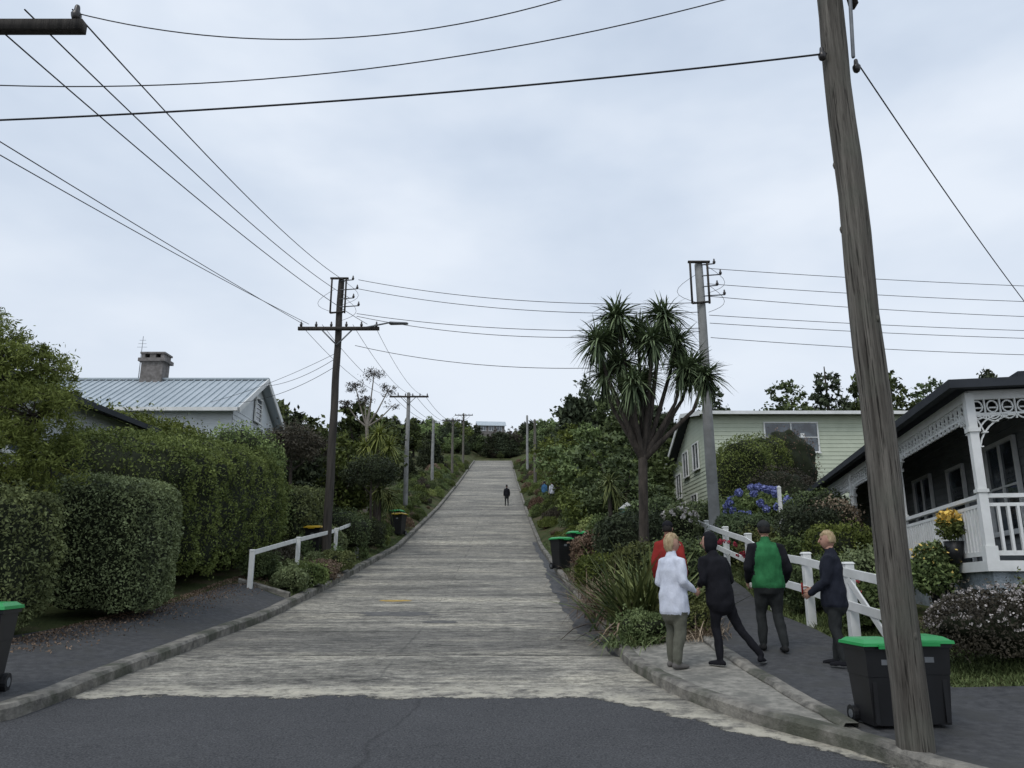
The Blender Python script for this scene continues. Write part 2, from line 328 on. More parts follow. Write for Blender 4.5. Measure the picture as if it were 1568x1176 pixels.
# ---------------------------------------------------------------- foliage
def cube_pts(n,hx,hy,hz):
    A=np.array([hy*hz,hy*hz,hx*hz,hx*hz,hx*hy,0]); f=rng.choice(6,n,p=A/A.sum())
    q=R((n,3))*2-1; ax=f//2; sg=np.where(f%2==0,1.,-1.)
    sg=np.where(f==4,1.,sg); q[np.arange(n),ax]=sg; return q
def shape(q,p): return q/((np.abs(q)**p).sum(1)**(1/p))[:,None]
M_core=pm('dark_core',(.022,.028,.012),(.01,.013,.006),5,.95)  # dark green for the solid core behind the leaves
def hedge(name,x0,x1,y0,y1,h,n,leaf,mat,p=8,lump=.1,follow=True,parent=None,core=True,asp=.5,deep=.1,seed=None,sprig=.12):
    seed=seed or random.randint(1,9999)
    hf=h if callable(h) else (lambda y:h+0*y)
    hx,hy=(x1-x0)/2,(y1-y0)/2; mx,my=(x0+x1)/2,(y0+y1)/2; hz=float(np.mean(hf(np.array([y0,y1]))))/2
    zc=S(mx,my)
    def place(q,inn):
        s=shape(q,p)
        x=mx+s[:,0]*hx; y=my+s[:,1]*hy; zz=(s[:,2]+1)/2
        d=s*np.array([1/hx,1/hy,1/hz]); d/=np.linalg.norm(d,axis=1,keepdims=True)
        P=np.stack([x,y,zz*hf(y)],1)
        dis=lump*noise3(P,2.2/max(.35,min(hx,1.2)),seed)+lump*.45*noise3(P,6,seed+1)-inn
        P=P+d*dis[:,None]
        P[:,2]+= surf(P[:,0],P[:,1]) if follow else zc
        return P
    q=cube_pts(n,hx,hy,hz); inn=rng.exponential(deep,n)-.04
    tw=noise3(shape(q,p)*np.array([hx,hy,hz]),14,seed+5)>.55
    inn=inn-np.where(tw,R(n)*sprig*1.6,0)
    P=place(q,inn)
    rnd=.48+.28*noise3(P,3,seed+2)+.2*noise3(P,11,seed+3)+.45*(R(n)-.5)
    e=empty(name,(mx,my,zc)) if parent is None else parent
    oadd(quadmesh('leaves',leafquads(P,leaf,asp),rnd,mat),'leaves',e)
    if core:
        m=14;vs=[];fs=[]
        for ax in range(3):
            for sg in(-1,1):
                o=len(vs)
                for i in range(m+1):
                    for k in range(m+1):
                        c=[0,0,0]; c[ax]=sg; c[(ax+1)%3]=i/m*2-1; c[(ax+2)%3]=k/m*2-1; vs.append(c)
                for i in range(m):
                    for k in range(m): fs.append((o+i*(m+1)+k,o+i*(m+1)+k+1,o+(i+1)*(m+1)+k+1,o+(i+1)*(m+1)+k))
        P=place(np.array(vs,float),deep*1.5+.03); b=B(); b.add(P.tolist(),fs); b.obj('opaque_core',[M_core],e,smooth=True)  # closed dark hull added inside the leaf shell to block see-through
    return e
def bush(name,x,y,r,h,mat,n=3500,leaf=.04,ry=None,**k):
    ry=ry or r; k.setdefault('lump',.17*r)
    return hedge(name,x-r,x+r,y-ry,y+ry,h,n,leaf,mat,p=2.3,follow=False,deep=.1*r,**k)
def crown(blobs,n,ncl,spread=.2,inner=.5):
    bl=np.array(blobs,float); w=(bl[:,3]*bl[:,4]*bl[:,5])**(2/3); w/=w.sum()
    bi=rng.choice(len(bl),ncl,p=w); d=unit(ncl); r=inner+(1-inner)*R(ncl)**.6
    C=bl[bi,:3]+d*bl[bi,3:6]*r[:,None]; sh=R(ncl); cr=bl[bi,3:6].mean(1)*spread*(.6+.8*R(ncl))
    ci=rng.integers(0,ncl,n); P=C[ci]+rng.normal(size=(n,3))*cr[ci][:,None]*np.array([1,1,.7])*.6
    return P,.6*sh[ci]+.4*R(n),C
def treemesh(kind,seed):
    """(leaf points, shade, wood builder), about 7 m tall with base at the origin"""
    random.seed(seed)
    b=B()
    if kind=='conifer':
        bl=[(0,0,1.2+i*.95,2.1*(1-i/7.5)+.25,2.1*(1-i/7.5)+.25,.75) for i in range(6)]; n,ncl,sp=6500,240,.25
        b.tube([(0,0,-.6),(0,0,7)],[.2,.04],8)
    else:
        k=random.randint(7,10); bl=[]
        for i in range(k):
            a=random.random()*6.28; rr=random.uniform(.5,2.0); z=random.uniform(1.6,5.6); s=random.uniform(.9,1.6)*(1 if z<4.8 else .75)
            bl.append((rr*math.cos(a),rr*math.sin(a),z,s,s,s*.8))
        bl.append((0,0,3.2,1.6,1.6,1.8)); bl.append((.3,-.2,5.9,.9,.9,1.0))
        n,ncl,sp=7000,260,.3
        b.tube([(0,0,-.6),(.1,0,1.5),(0,.1,3.2),(.1,0,4.8)],[.22,.17,.12,.05],8)
        for q in bl[:6]: b.tube([(0,.05,1.4+random.random()),(q[0]*.6,q[1]*.6,q[2]*.85),(q[0],q[1],q[2]+.3)],[.1,.06,.02],6)
    P,rnd,C=crown(bl,n,ncl,sp,.45)
    return P,rnd,b
def template(kind,seed,mat,leaf=.155):
    P,rnd,b=treemesh(kind,seed)
    return (quadmesh('leaves',leafquads(P,leaf,.5),rnd,mat),b.mesh('trunk',[M_bark],True))
T=[template('tree',1,M_tree),template('tree',2,M_hedge,.145),template('tree',3,M_dark),template('tree',4,M_tree,.18),template('conifer',5,M_dark),template('tree',6,M_hedge2,.14),template('tree',7,M_purple)]
random.seed(11)
def put(tpl,x,y,h,name=None,parent=None,w=None):
    z=S(x,y); e=parent or empty(name,(x,y,z)); s=h/7; w=(w or 1)*s; rz=random.random()*6.28
    for me in tpl: oadd(me,me.name.split('.')[0],e,(x,y,z-.1),rz,(w,w,s))
    return e
E=empty('hillside_trees',(0,100,12))
def blocked(x,y):
    return (-27<x<-9 and y<38) or (8<x<24 and y<50) or (6<x and y<36) or (abs(x)<26 and y<28) or (.175<x/y<.26 and y<60)
cnt=0
while cnt<310:
    y=26+210*random.random()**1.15; side=random.choice((-1,1)); w=5+ (y*.75)*random.random()**1.3
    x=float(cx(y))+side*(3.5+w*.9)
    if y>158 and random.random()<.5: x=random.uniform(-40,40)
    if blocked(x,y): continue
    g=S(x,y); lim=.200*y+1.6-g+random.uniform(-1.6,.9)
    near=min(1,(abs(x-float(cx(y)))-3.5)/9)
    h=min(random.uniform(4.2,8.5),lim)*(.5+.5*near if y<158 else 1)
    if side<0 and y<60: h*=.9
    put(random.choice(T[:6] if y<100 else T),x,y,max(h,1.8),parent=E,w=random.uniform(.9,1.25)); cnt+=1
for i in range(100): # crest behind the top of the street
    y=random.uniform(151,205); x=random.uniform(-26,22); g=S(x,y); h=max(2.0,min(random.uniform(3.5,8),.2*y+1.6-g+random.uniform(-1.5,.8)))
    if y<160: h=random.uniform(1.8,3.2)
    put(random.choice(T),x,y,h,parent=E,w=1.2)
def shrubtpl(mat,seed,leaf=.06):
    n=2400; d=unit(n); d[:,2]=np.abs(d[:,2]); r=1-.35*R(n)**2
    P=d*r[:,None]; P*=(1+.2*noise3(P,3,seed))[:,None]; rnd=.5+.3*noise3(P,4,seed+1)+.4*(R(n)-.5)
    return quadmesh('foliage',leafquads(P,leaf,.5),rnd,mat)
def tusstpl(mat,n=420,L=1.1,W=.02,droop=.45):
    O=np.zeros((n,3)); O[:,:2]=rng.normal(size=(n,2))*.13; D=unit(n); D[:,2]=np.abs(D[:,2])+.55; D[:,:2]*=.8
    q,s=bladequads(O,D,L*(.5+.6*R(n)),W,droop); return quadmesh('blades',q,np.tile(R(n),s),mat)
SH=[shrubtpl(m_,i+3) for i,m_ in enumerate([M_hedge,M_box,M_tree,M_purple,M_brown,M_hedge2,M_yel])]
TU=[tusstpl(M_flax,420,1.2,.035),tusstpl(M_brown,600,1.0,.014),tusstpl(M_grass,600,.8,.014)]
E=empty('verge_shrubs',(0,60,6))
for i in range(450):
    y=20.8+115*random.random()**1.3; side=random.choice((-1,1)); 
    x=float(XL(y))-.55-3.6*random.random() if side<0 else float(XR(y))+.55+3.4*random.random()
    if y<27 and side>0 and x>float(XI(y))-.6: continue
    if side<0 and y<26 and x<-6.9: continue
    if side>0 and 26.5<y<29.5 and x<3.1: continue
    s=random.uniform(.28,.6)+min(abs(x-float(cx(y)))-3.5,3)*.14
    if y<27: s*=.7
    me=random.choices(SH+TU,[4,3,4,2,1.2,3,.9,3,7,1.5])[0]
    oadd(me,'shrub',E,(x,y,S(x,y)-.05),random.random()*6.28,(s,s,s*random.uniform(.8,1.5)))
hedge('hedge',-11,-7.25,11.2,12.9,2.15,28000,.03,M_box,p=6,lump=.12)
hedge('clipped_box_bush',-8.55,-6.55,13.9,15.9,2.5,28000,.028,M_box,p=4.5,lump=.07,deep=.06,sprig=.05)
hedge('tall_hedge',-11.3,-7.25,17.0,26.4,lambda y:np.interp(y,[17,18.5,20,21.5,23,24.5,26.4],[3.3,3.65,3.4,3.6,3.3,3.5,3.2]),66000,.036,M_hedge2,p=4,lump=.24,deep=.08)
hedge('tall_hedge',-14.5,-10.4,21.5,28.5,lambda y:4.3+0*y,30000,.055,M_hedge2,p=3.5,lump=.4,deep=.14,sprig=.3)
hedge('hedge',-8.2,-7.1,26.6,31,2.3,14000,.045,M_box,p=6,lump=.12)
bush('shrub',-10.2,16.6,.9,2.7,M_yel,7000,.04)
bush('shrub',-9.0,25.4,1.5,4.3,M_hedge2,12000,.05)
for x,y,r,h,mt in [(-5.85,21.0,.42,.55,M_box),(-5.65,22.4,.45,.6,M_hedge2),(-6.75,21.3,.4,.6,M_tree),(-5.75,24,.45,.55,M_brown),(-5.8,26,.55,.7,M_box),(-6.7,28,.8,1.0,M_box),(-6.6,30.5,1.0,1.6,M_tree),(-6.3,34,.8,1.3,M_dark)]:
    bush('shrub',x,y,r,h,mt,5000,.032)
def tree(name,x,y,trunk,blobs,mat,n,ncl,leaf,sp=.25,bark=None,asp=.35,inner=.45,limbs=True):
    z=S(x,y); e=empty(name,(x,y,z)); b=B(); b.tube([(x+p[0],y+p[1],z+p[2]) for p in trunk],[p[3] for p in trunk],10)
    top=trunk[-2]
    P,rnd,C=crown([(x+q[0],y+q[1],z+q[2],q[3],q[4],q[5]) for q in blobs],n,ncl,sp,inner)
    if limbs:
        for q in blobs: 
            q0=Vector((x+top[0],y+top[1],z+top[2])); q1=Vector((x+q[0],y+q[1],z+q[2])); mid=(q0+q1)/2+Vector((0,0,-.15))
            b.tube([q0,mid,q1,q1+(q1-q0).normalized()*q[3]*.6],[trunk[-2][3]*.7,trunk[-2][3]*.45,.03,.01],7)
        for c in C[::3]:
            j=min(blobs,key=lambda q:(Vector(c)-Vector((x+q[0],y+q[1],z+q[2]))).length)
            b.tube([(x+j[0],y+j[1],z+j[2]),Vector(c)],[.018,.006],4,rnd=False)
    b.obj('trunk',[bark or M_bark],e,smooth=True); oadd(quadmesh('leaves',leafquads(P,leaf,asp),rnd,mat),'leaves',e); return e
tree('willow_tree',-9.0,12.6,[(0,0,-.2,.16),(.1,0,1.2,.13),(.0,.1,2.6,.1),(.1,0,3.6,.05)],
 [(.3,0,4.1,.85,.95,.8),(1.1,-.1,3.3,.8,.8,.65),(1.3,.2,2.6,.7,.7,.5),(.0,0,4.6,.75,.8,.55),(.9,.2,4.15,.55,.6,.5),(-.8,0,3.6,1.1,1,.9),(.6,-.4,2.7,.95,.8,.6),(1.45,0,3.6,.45,.45,.4)],M_light,42000,640,.042,.2,asp=.26)
tree('small_tree',-8.2,28.5,[(0,0,-.2,.09),(.05,0,1.6,.07),(0,0,2.9,.06),(0,0,3.5,.03)],[(0,0,4.0,1.1,1.1,.7),(.7,.2,3.8,.7,.7,.5),(-.7,0,3.9,.8,.7,.55)],M_purple,8000,150,.055,.3)
tree('small_tree',-6.2,34,[(0,0,-.2,.07),(.05,0,1.2,.06),(0,0,2.4,.05),(0,0,3,.03)],[(0,0,3.5,1.05,1.05,.6),(.5,.2,3.4,.7,.7,.5),(-.6,0,3.3,.7,.7,.5)],M_dark,7000,130,.06,.3)
tree('gum_tree',-8.7,46,[(0,0,-.2,.16),(.1,0,3,.13),(-.1,0,5.6,.1),(.1,0,7.4,.04)],[(-.9,0,8.1,.6,.5,.4),(.2,0,8.9,.65,.5,.4),(1.1,0,7.9,.55,.5,.4),(-.3,0,7.3,.5,.5,.3),(1.4,0,6.9,.45,.4,.3),(-1.4,0,7.0,.45,.4,.3)],M_purple,2600,90,.06,.4,M_pale)
for x,y,h,i,w in [(5.6,60,9.6,2,.8),(7.5,56,8.2,3,1.0),(4.6,46,5.8,1,1.1),(6.2,42,6.2,0,1.1),(5.0,36,5.0,3,1.1),(4.2,54,6.0,5,1.2),(10,62,8.4,2,1.1),(4.6,31,3.7,0,1.2),(7.6,48,7.2,0,1.0),(4.3,39,4.2,5,1.2)]:
    put(T[i],x,y,h,'broadleaf_tree',w=w)
for x,y,h,i,w in [(17,64,8.6,4,.9),(24,66,8.3,0,1.0),(28.5,68,9.2,4,.9),(33,70,9.4,3,.8),(37,74,9.8,0,1.0),(42,76,8.6,0,1.1),(50,78,9.8,2,.9),(58,80,11.2,3,.9),(64,86,12,0,1.2),(53.5,84,9.6,3,1.0)]:
    put(T[i],x,y,h,'background_tree',w=w)
for x,y,h,i,w in [(-14,45,7.0,3,1.2),(-11,40,6.2,2,1.1),(-17,46,6.8,0,1.2),(-8.6,38,5.2,1,1.0),(-10.5,52,7.6,3,1.1),(-9.4,33,5.0,2,.9),(-20,50,7.2,1,1.2)]:
    put(T[i],x,y,h,'broadleaf_tree',w=w)
def heads(H,mat,N=170,L=.8,W=.05):
    qs=[];rs=[]
    for (x,y,z,s) in H:
        n=int(N*s*1.2); O=np.tile([x,y,z],(n,1))+rng.normal(size=(n,3))*.05; D=unit(n); D[:,2]=D[:,2]*.9+.2
        q,k=bladequads(O,D,L*s*(.75+.4*R(n)),W,.2+.35*R(n)); qs.append(q); rs.append(np.tile(.15+.85*R(n),k))
        n=int(40*s); O=np.tile([x,y,z-.1],(n,1)); D=unit(n); D[:,2]=-np.abs(D[:,2])-.7
        q,k=bladequads(O,D,L*s*.8*(.7+.4*R(n)),W*.8,.2); qs.append(q); rs.append(np.tile(.1*R(n),k))
    return quadmesh('leaves',np.concatenate(qs),np.concatenate(rs),mat)
def cabbage(name,x,y,H,stem,mat=M_cord,L=.8,N=170,W=.05):
    z=S(x,y); e=empty(name,(x,y,z)); b=B()
    for st in stem: b.tube([(x+p[0],y+p[1],z+p[2]) for p in st],[p[3] for p in st],9)
    b.obj('trunk',[M_bark],e,smooth=True); oadd(heads([(x+h[0],y+h[1],z+h[2],h[3]) for h in H],mat,N,L,W),'leaves',e)
HH=[(-.45,0,6.85,1.0),(.8,.1,6.9,1.0),(-1.0,-.2,6.1,.95),(.2,.5,6.6,.9),(.4,-.3,6.1,.9),(-.35,.1,5.6,.9),(1.15,.3,6.2,.9),(-.6,.5,6.4,.9),(-.15,-.4,4.95,.85),(-.8,.2,5.3,.85),(.3,.4,5.2,.75),(1.5,.2,5.5,.95),(1.75,-.2,5.15,.8),(1.2,-.1,5.35,.8)]
root=[(0,0,-.2,.16),(.04,0,1.6,.12),(.08,0,3.1,.115)]
cabbage('cabbage_tree',3.25,19.5,HH,[root]+[[(.08,0,3.0,.1),(h[0]*.35+.05,h[1]*.35,3.5+.35*(h[2]-5),.065),(h[0]*.8,h[1]*.8,h[2]-.9,.045),(h[0],h[1],h[2]-.05,.04)] for h in HH],N=190,L=.88)
cabbage('cabbage_tree',-7.2,41,[(0,0,5.2,1.1),(.6,.2,4.6,1),(-.6,0,4.5,1),(0,.3,4.0,.9)],[[(0,0,-.2,.14),(.0,0,2.5,.11),(0,0,5.1,.07)]],M_yel,1.1,110)
cabbage('cabbage_tree',-6.3,37,[(0,0,2.6,1),(.4,.2,2.2,.9)],[[(0,0,-.2,.1),(0,0,2.6,.07)]],M_flax,.9,110)
cabbage('cabbage_tree',3.6,28.5,[(0,0,2.3,1),(.3,.2,1.8,.9)],[[(0,0,-.2,.1),(0,0,2.3,.07)]],M_flax,.8,90)
def flax(name,x,y,n,L,mat,W=.045,sp=.22,droop=.35,up=.9):
    z=S(x,y); O=np.zeros((n,3)); O[:,:2]=rng.normal(size=(n,2))*sp; D=unit(n); D[:,2]=np.abs(D[:,2])*.6+up
    q,s=bladequads(O,D,L*(.55+.55*R(n)),W,droop*(.4+R(n)),5); 
    return oadd(quadmesh('flax_blades',q,np.tile(R(n),s),mat),name,None,(x,y,z-.03))
flax('flax_bush',2.3,13.9,380,2.05,M_flax,.05,.26,.3,.75)
flax('flax_bush',2.2,13.6,110,1.6,M_brown,.045,.2,.9,.35)
flax('flax_bush',2.9,15.6,260,1.8,M_flax,.045,.3,.35,.75)
flax('tussock_grass',2.2,16.4,800,1.6,M_brown,.016,.3,.6,.6)
flax('tussock_grass',2.15,19,420,1.0,M_brown,.015,.25,.6,.6)
flax('tussock_grass',2.3,22.5,500,1.3,M_brown,.016,.28,.6,.6)
flax('tussock_grass',1.95,12.6,380,.6,M_grass,.015,.25,.6,.6)
flax('tussock_grass',2.9,12.5,300,.6,M_brown,.015,.2,.6,.6)
bush('shrub',2.15,12.75,.42,.42,M_grass,3500,.025); bush('shrub',2.75,12.9,.45,.5,M_box,3500,.025)
bush('shrub',2.9,17.6,.7,1.1,M_box,5000,.04); bush('shrub',3.5,16.9,.7,1.2,M_tree,5000,.04); bush('shrub',2.3,21,.6,.8,M_hedge2,4000,.04)
bush('shrub',3.4,22.6,1.0,1.5,M_dark,6000,.05); bush('shrub',2.5,24.5,.7,1.0,M_brown,4000,.05); bush('shrub',4.3,24,.9,1.8,M_tree,6000,.05)
bush('white_flower_shrub',4.9,23.0,.6,1.7,M_box,5000,.035)
for x,y,r,h,mt,n in [(8.4,28.0,1.2,3.5,M_hedge2,14000),(9.9,30.0,1.0,3.6,M_hedge2,9000),(6.6,25.0,.9,1.5,M_tree,8000),(6.4,21.6,.8,1.3,M_tree,7000),(9.4,26.8,1.2,2.4,M_purple,7000),(11.2,31.2,1.2,3.9,M_brown,1500),(6.1,19,.6,1.1,M_box,6000),(7.0,18.6,.8,1.6,M_dark,6000),(5.8,16.6,.6,1.1,M_hedge,6000),(6.6,15.8,.7,1.4,M_hedge2,6000),(5.5,14.6,.45,.9,M_tree,5000),(6.2,13.8,.6,1.0,M_box,6000),(5.6,12.6,.45,.7,M_hedge,5000),(8.3,21.4,.9,1.8,M_tree,6000),(8.0,19.6,.7,1.7,M_brown,3500),(11.8,33,1.2,3.4,M_hedge,6000)]:
    bush('shrub',x,y,r,h,mt,n,.036)
def flowers(name,x,y,z,r,n,mat,size=.03,k=30,cr=.07,flat=.7):
    d=unit(k); d[:,2]=np.abs(d[:,2]); C=np.array([x,y,z])+d*np.array([r,r,r*flat]); ci=rng.integers(0,k,n); P=C[ci]+unit(n)*cr*(.6+.4*R(n))[:,None]
    return oadd(quadmesh('petals',leafquads(P,size,.8),R(n),mat),name)
bush('hydrangea_shrub',7.3,23.2,1.05,1.75,M_hedge2,9000,.05); flowers('hydrangea_flowers',7.3,22.95,S(7.3,23.2)+1.0,1.0,7000,M_blue,.035,52,.11,.9)
flowers('white_flowers',4.9,22.8,S(4.9,23)+1.15,.6,1800,M_white,.025,50,.06)
flowers('red_flowers',5.5,12.6,S(5.5,12.6)+.45,.4,500,M_red,.02,16,.03); flowers('red_flowers',4.75,17.8,S(4.75,17.8)+.7,.5,700,M_red,.02,22,.04)
bush('daisy_shrub',6.1,9.9,.95,.85,M_purple,12000,.022,ry=.6); flowers('daisy_flowers',6.1,9.9,S(6.1,9.9)+.42,.92,3400,M_white,.013,520,.025,.55)
bush('daisy_shrub',7.2,10.3,.8,.8,M_box,8000,.022,ry=.6); flowers('daisy_flowers',7.2,10.3,S(7.2,10.3)+.4,.8,1400,M_white,.012,260,.025,.55)
def grass(name,O,L,mat,W=.008):
    n=len(O); O[:,2]=surf(O[:,0],O[:,1])-.03; D=unit(n); D[:,2]=np.abs(D[:,2])+.6
    q,s=bladequads(O,D,L*(.5+.7*R(n)),W,.3,2); oadd(quadmesh('blades',q,np.tile(R(n),s),mat),name)
def area(x0,x1,y0,y1,n):
    O=np.zeros((n,3)); O[:,0]=x0+(x1-x0)*R(n); O[:,1]=y0+(y1-y0)*R(n); return O[O[:,0]>XO(O[:,1])+.02]
grass('grass',area(4.8,8.5,8.1,12.5,26000),.085,M_grass)
grass('grass',area(4.9,6.4,12.5,24,16000),.16,M_grass)
yk=12.8+28*R(9000)**1.3; k=noise3(np.stack([yk,0*yk,0*yk],1),3,9)>-.1; yk=yk[k]; O=np.stack([XR(yk)+.19+.22*R(len(yk))**2,yk,0*yk],1); grass('kerb_weeds',O,.13,M_grass,.01)
yk=20.3+25*R(7000); O=np.stack([XL(yk)-.26-.3*R(len(yk))**2,yk,0*yk],1); grass('kerb_weeds',O,.12,M_grass,.01)
yk=8.4+11*R(2600); k=noise3(np.stack([yk,0*yk,0*yk],1),4,4)>.35; yk=yk[k]; O=np.stack([XL(yk)-.24-.05*R(len(yk)),yk,0*yk],1); grass('kerb_weeds',O,.05,M_grass,.006)
n=7000;P=np.stack([-7.35+1.1*R(n)*R(n)*1.2,11+15*R(n),0*R(n)],1);P[:,2]=surf(P[:,0],P[:,1])+.015
oadd(quadmesh('litter',leafquads(P,.02,.5),R(n),M_brown),'leaf_litter')
# ---------------------------------------------------------------- poles
def insul(b,p,s=1): 
    x,y,z=p; b.tube([(x,y,z),(x,y,z+.09*s)],[.012*s,.012*s],6,2,rnd=False); b.tube([(x,y,z+.06*s),(x,y,z+.1*s),(x,y,z+.14*s),(x,y,z+.2*s)],[.055*s,.06*s,.035*s,.03*s],8,2)
def wpole(name,x,y,top,arms,r0=.15,r1=.1,frame=False,knots=True):
    z=S(x,y)-.3; b=B(); k=24 if knots else 9
    b.tube([(x+.010*math.sin(i*1.1),y,z+(top-z)*i/k) for i in range(k+1)],[(r0+(r1-r0)*i/k)*(1+.02*math.sin(i*2.3)) for i in range(k+1)],18,0)
    for az,xa,xb,off in arms:
        b.beam((xa,y-off,az),(xb,y-off,az),.1,.12,1)
        b.beam((x-.55,y-off-.03,az-.05),(x,y-r0*.8-.03,az-.6),.02,.05,3); b.beam((x+.55,y-off-.03,az-.05),(x,y-r0*.8-.03,az-.6),.02,.05,3)
        for q in np.linspace(xa+.1,xb-.1,6 if xb-xa>2 else 3):
            if abs(q-x)>.18: insul(b,(q,y-off,az+.06),.9)
    if frame:
        b.beam((x-.3,y-.16,top-1.3),(x-.3,y-.16,top+.05),.05,.07,1); b.beam((x+.22,y-.16,top-1.3),(x+.22,y-.16,top+.05),.05,.07,1)
        b.beam((x-.36,y-.16,top+.03),(x+.3,y-.16,top+.03),.08,.06,1); b.beam((x-.3,y-.17,top-1.3),(x+.22,y-.17,top-1.25),.06,.05,1)
        for dx,dz in((.45,0),(.62,-.35),(.5,-.7),(.7,-1.0)):
            b.beam((x,y-.1,top+dz-.05),(x+dx,y-.1,top+dz),.03,.03,3); insul(b,(x+dx,y-.1,top+dz-.02),.8)
        for q,dz,w in ((1,-.1,.55),(1,-.7,.5),(-1,-.4,.6)): # slack jumper leads
            pts=[(x+q*(.15+w*math.sin(a*math.pi/8)),y-.22,top+dz-.9*a/8-.1*math.sin(a*math.pi/8)) for a in range(9)]
            b.tube(pts,[.007]*9,5,2,rnd=False)
    if knots:
        for i in range(14):
            a=random.random()*6.28; zz=z+1+random.random()*(top-z-1.4); rr=r0+(r1-r0)*(zz-z)/(top-z)
            b.ball((x+math.cos(a)*rr*.9,y+math.sin(a)*rr*.9,zz),(.025,.025,.04),0,6,4)
    return b
W=[]
b=wpole('p',3.28,6.8,9.6,[(8.9,2.1,4.5,.17)],.145,.115)
b.tube([(3.40,6.68,6.6),(3.42,6.6,7.6)],[.02,.02],6,3); b.beam((3.48,6.7,7.2),(3.33,6.7,8.2),.05,.1,1)
insul(b,(3.11,6.72,6.58),.7); insul(b,(3.48,6.8,6.5),.7)
b.obj('utility_pole',[M_pole,M_poled,M_ins,M_metal],smooth=True)
b=wpole('p',-6.25,26.5,12.0,[(10.1,-7.65,-4.75,.2)],.16,.11,frame=True)
b.tube([(-5.2,26.3,10.15),(-4.4,26.1,10.25),(-4.1,26.0,10.22)],[.03,.03,.03],7,3); b.tube([(-4.3,26,10.2),(-3.7,25.9,10.16)],[(.12,.06),(.09,.04)],8,3,side=(0,1,0))
b.obj('utility_pole',[M_poled,M_poled,M_ins,M_metal],smooth=True)
b=wpole('p',5.7,22,10.75,[],.17,.12,frame=True,knots=False)
b.obj('utility_pole',[M_conc,M_poled,M_ins,M_metal],smooth=True)
b=wpole('p',-6.9,6.9,9.0,[(7.12,-9.2,-4.45,.0)],.15,.12); b.obj('utility_pole',[M_pole,M_poled,M_ins,M_metal],smooth=True)
for x,y,tp,arm,mt in [(-7.7,56,14.6,True,M_conc),(-8.3,80,17.3,False,M_conc),(-7.8,100,21.4,True,M_pole),(-7.8,122,26.6,True,M_pole),(2.0,100,21.8,False,M_conc),(2.4,80,17.3,False,M_pole)]:
    b=wpole('p',x,y,tp,[(tp-.25,x-1.4,x+1.5,.15)] if arm else [],.18,.13,knots=False); b.obj('utility_pole',[mt,M_poled,M_ins,M_metal],smooth=True)
def wire(a,c,sag=.2,r=.011,n=24): W.append((a,c,sag,r*.75,n))
wire((3.15,6.7,6.65),(-9,7,6.0),.2,.013); wire((3.28,6.7,7.65),(-10,7,7.2),1.02,.008,40); wire((3.28,6.7,8.7),(-4.6,6.9,7.3),.95,.008,40)
wire((3.48,6.8,6.65),(11.5,15.5,6.2),.15,.01)
for a,zz,x2,z2,s in [(-4.6,7.33,-6.0,11.9,.3),(-5.1,7.33,-5.9,11.3,.28),(-5.6,7.33,-5.2,10.3,.25),(-7.6,7.33,-7.5,10.3,.05),(-8.0,7.33,-7.3,10.3,.1)]: wire((a,6.9,zz),(x2,26.4,z2),s,.012)
for z1,z2,s in [(12.0,9.5,.35),(11.65,9.2,.35),(10.7,8.7,.3),(10.6,8.6,.45),(9.5,7.7,.5)]: wire((-5.6,26.4,z1),(5.7,21.9,z2),s,.014)
for z1,z2,s in [(10.6,10.3,.1),(10.1,9.8,.12),(9.7,9.3,.15),(9.1,8.85,.1),(8.85,8.6,.1),(8.4,8.1,.15)]: wire((5.9,21.9,z1),(21,23,z2),s,.012)
for dx in (-1.2,-.5,.5,1.2):
    wire((-6.25+dx*1.1,26.3,10.25),(-7.65+dx,55.8,14.4),.6,.012,16); wire((-7.65+dx,55.8,14.4),(-7.75+dx,99.8,21.3),1.0,.02,16); wire((-7.75+dx,99.8,21.3),(-7.8+dx,121.8,26.5),.3,.025,10)
wire((-6.3,26.4,9.0),(-10.9,33,9.6),.2,.012); wire((-6.3,26.4,8.7),(-10.9,30,8.2),.25,.012); wire((-6.3,26.4,9.2),(-13,31,8.3),.2,.01)
wire((5.8,22,8.0),(9.8,37,9.2),.3,.012)
cu=bpy.data.curves.new('power_lines','CURVE'); cu.dimensions='3D'; cu.bevel_depth=1; cu.bevel_resolution=1
for a,c,sag,r,n in W:
    sp=cu.splines.new('POLY'); sp.points.add(n-1)
    for i in range(n):
        t_=i/(n-1); p=[a[k]+(c[k]-a[k])*t_ for k in range(3)]; p[2]-=4*sag*t_*(1-t_); sp.points[i].co=(*p,1); sp.points[i].radius=r
cu.materials.append(M_wire); link(bpy.data.objects.new('power_lines',cu))
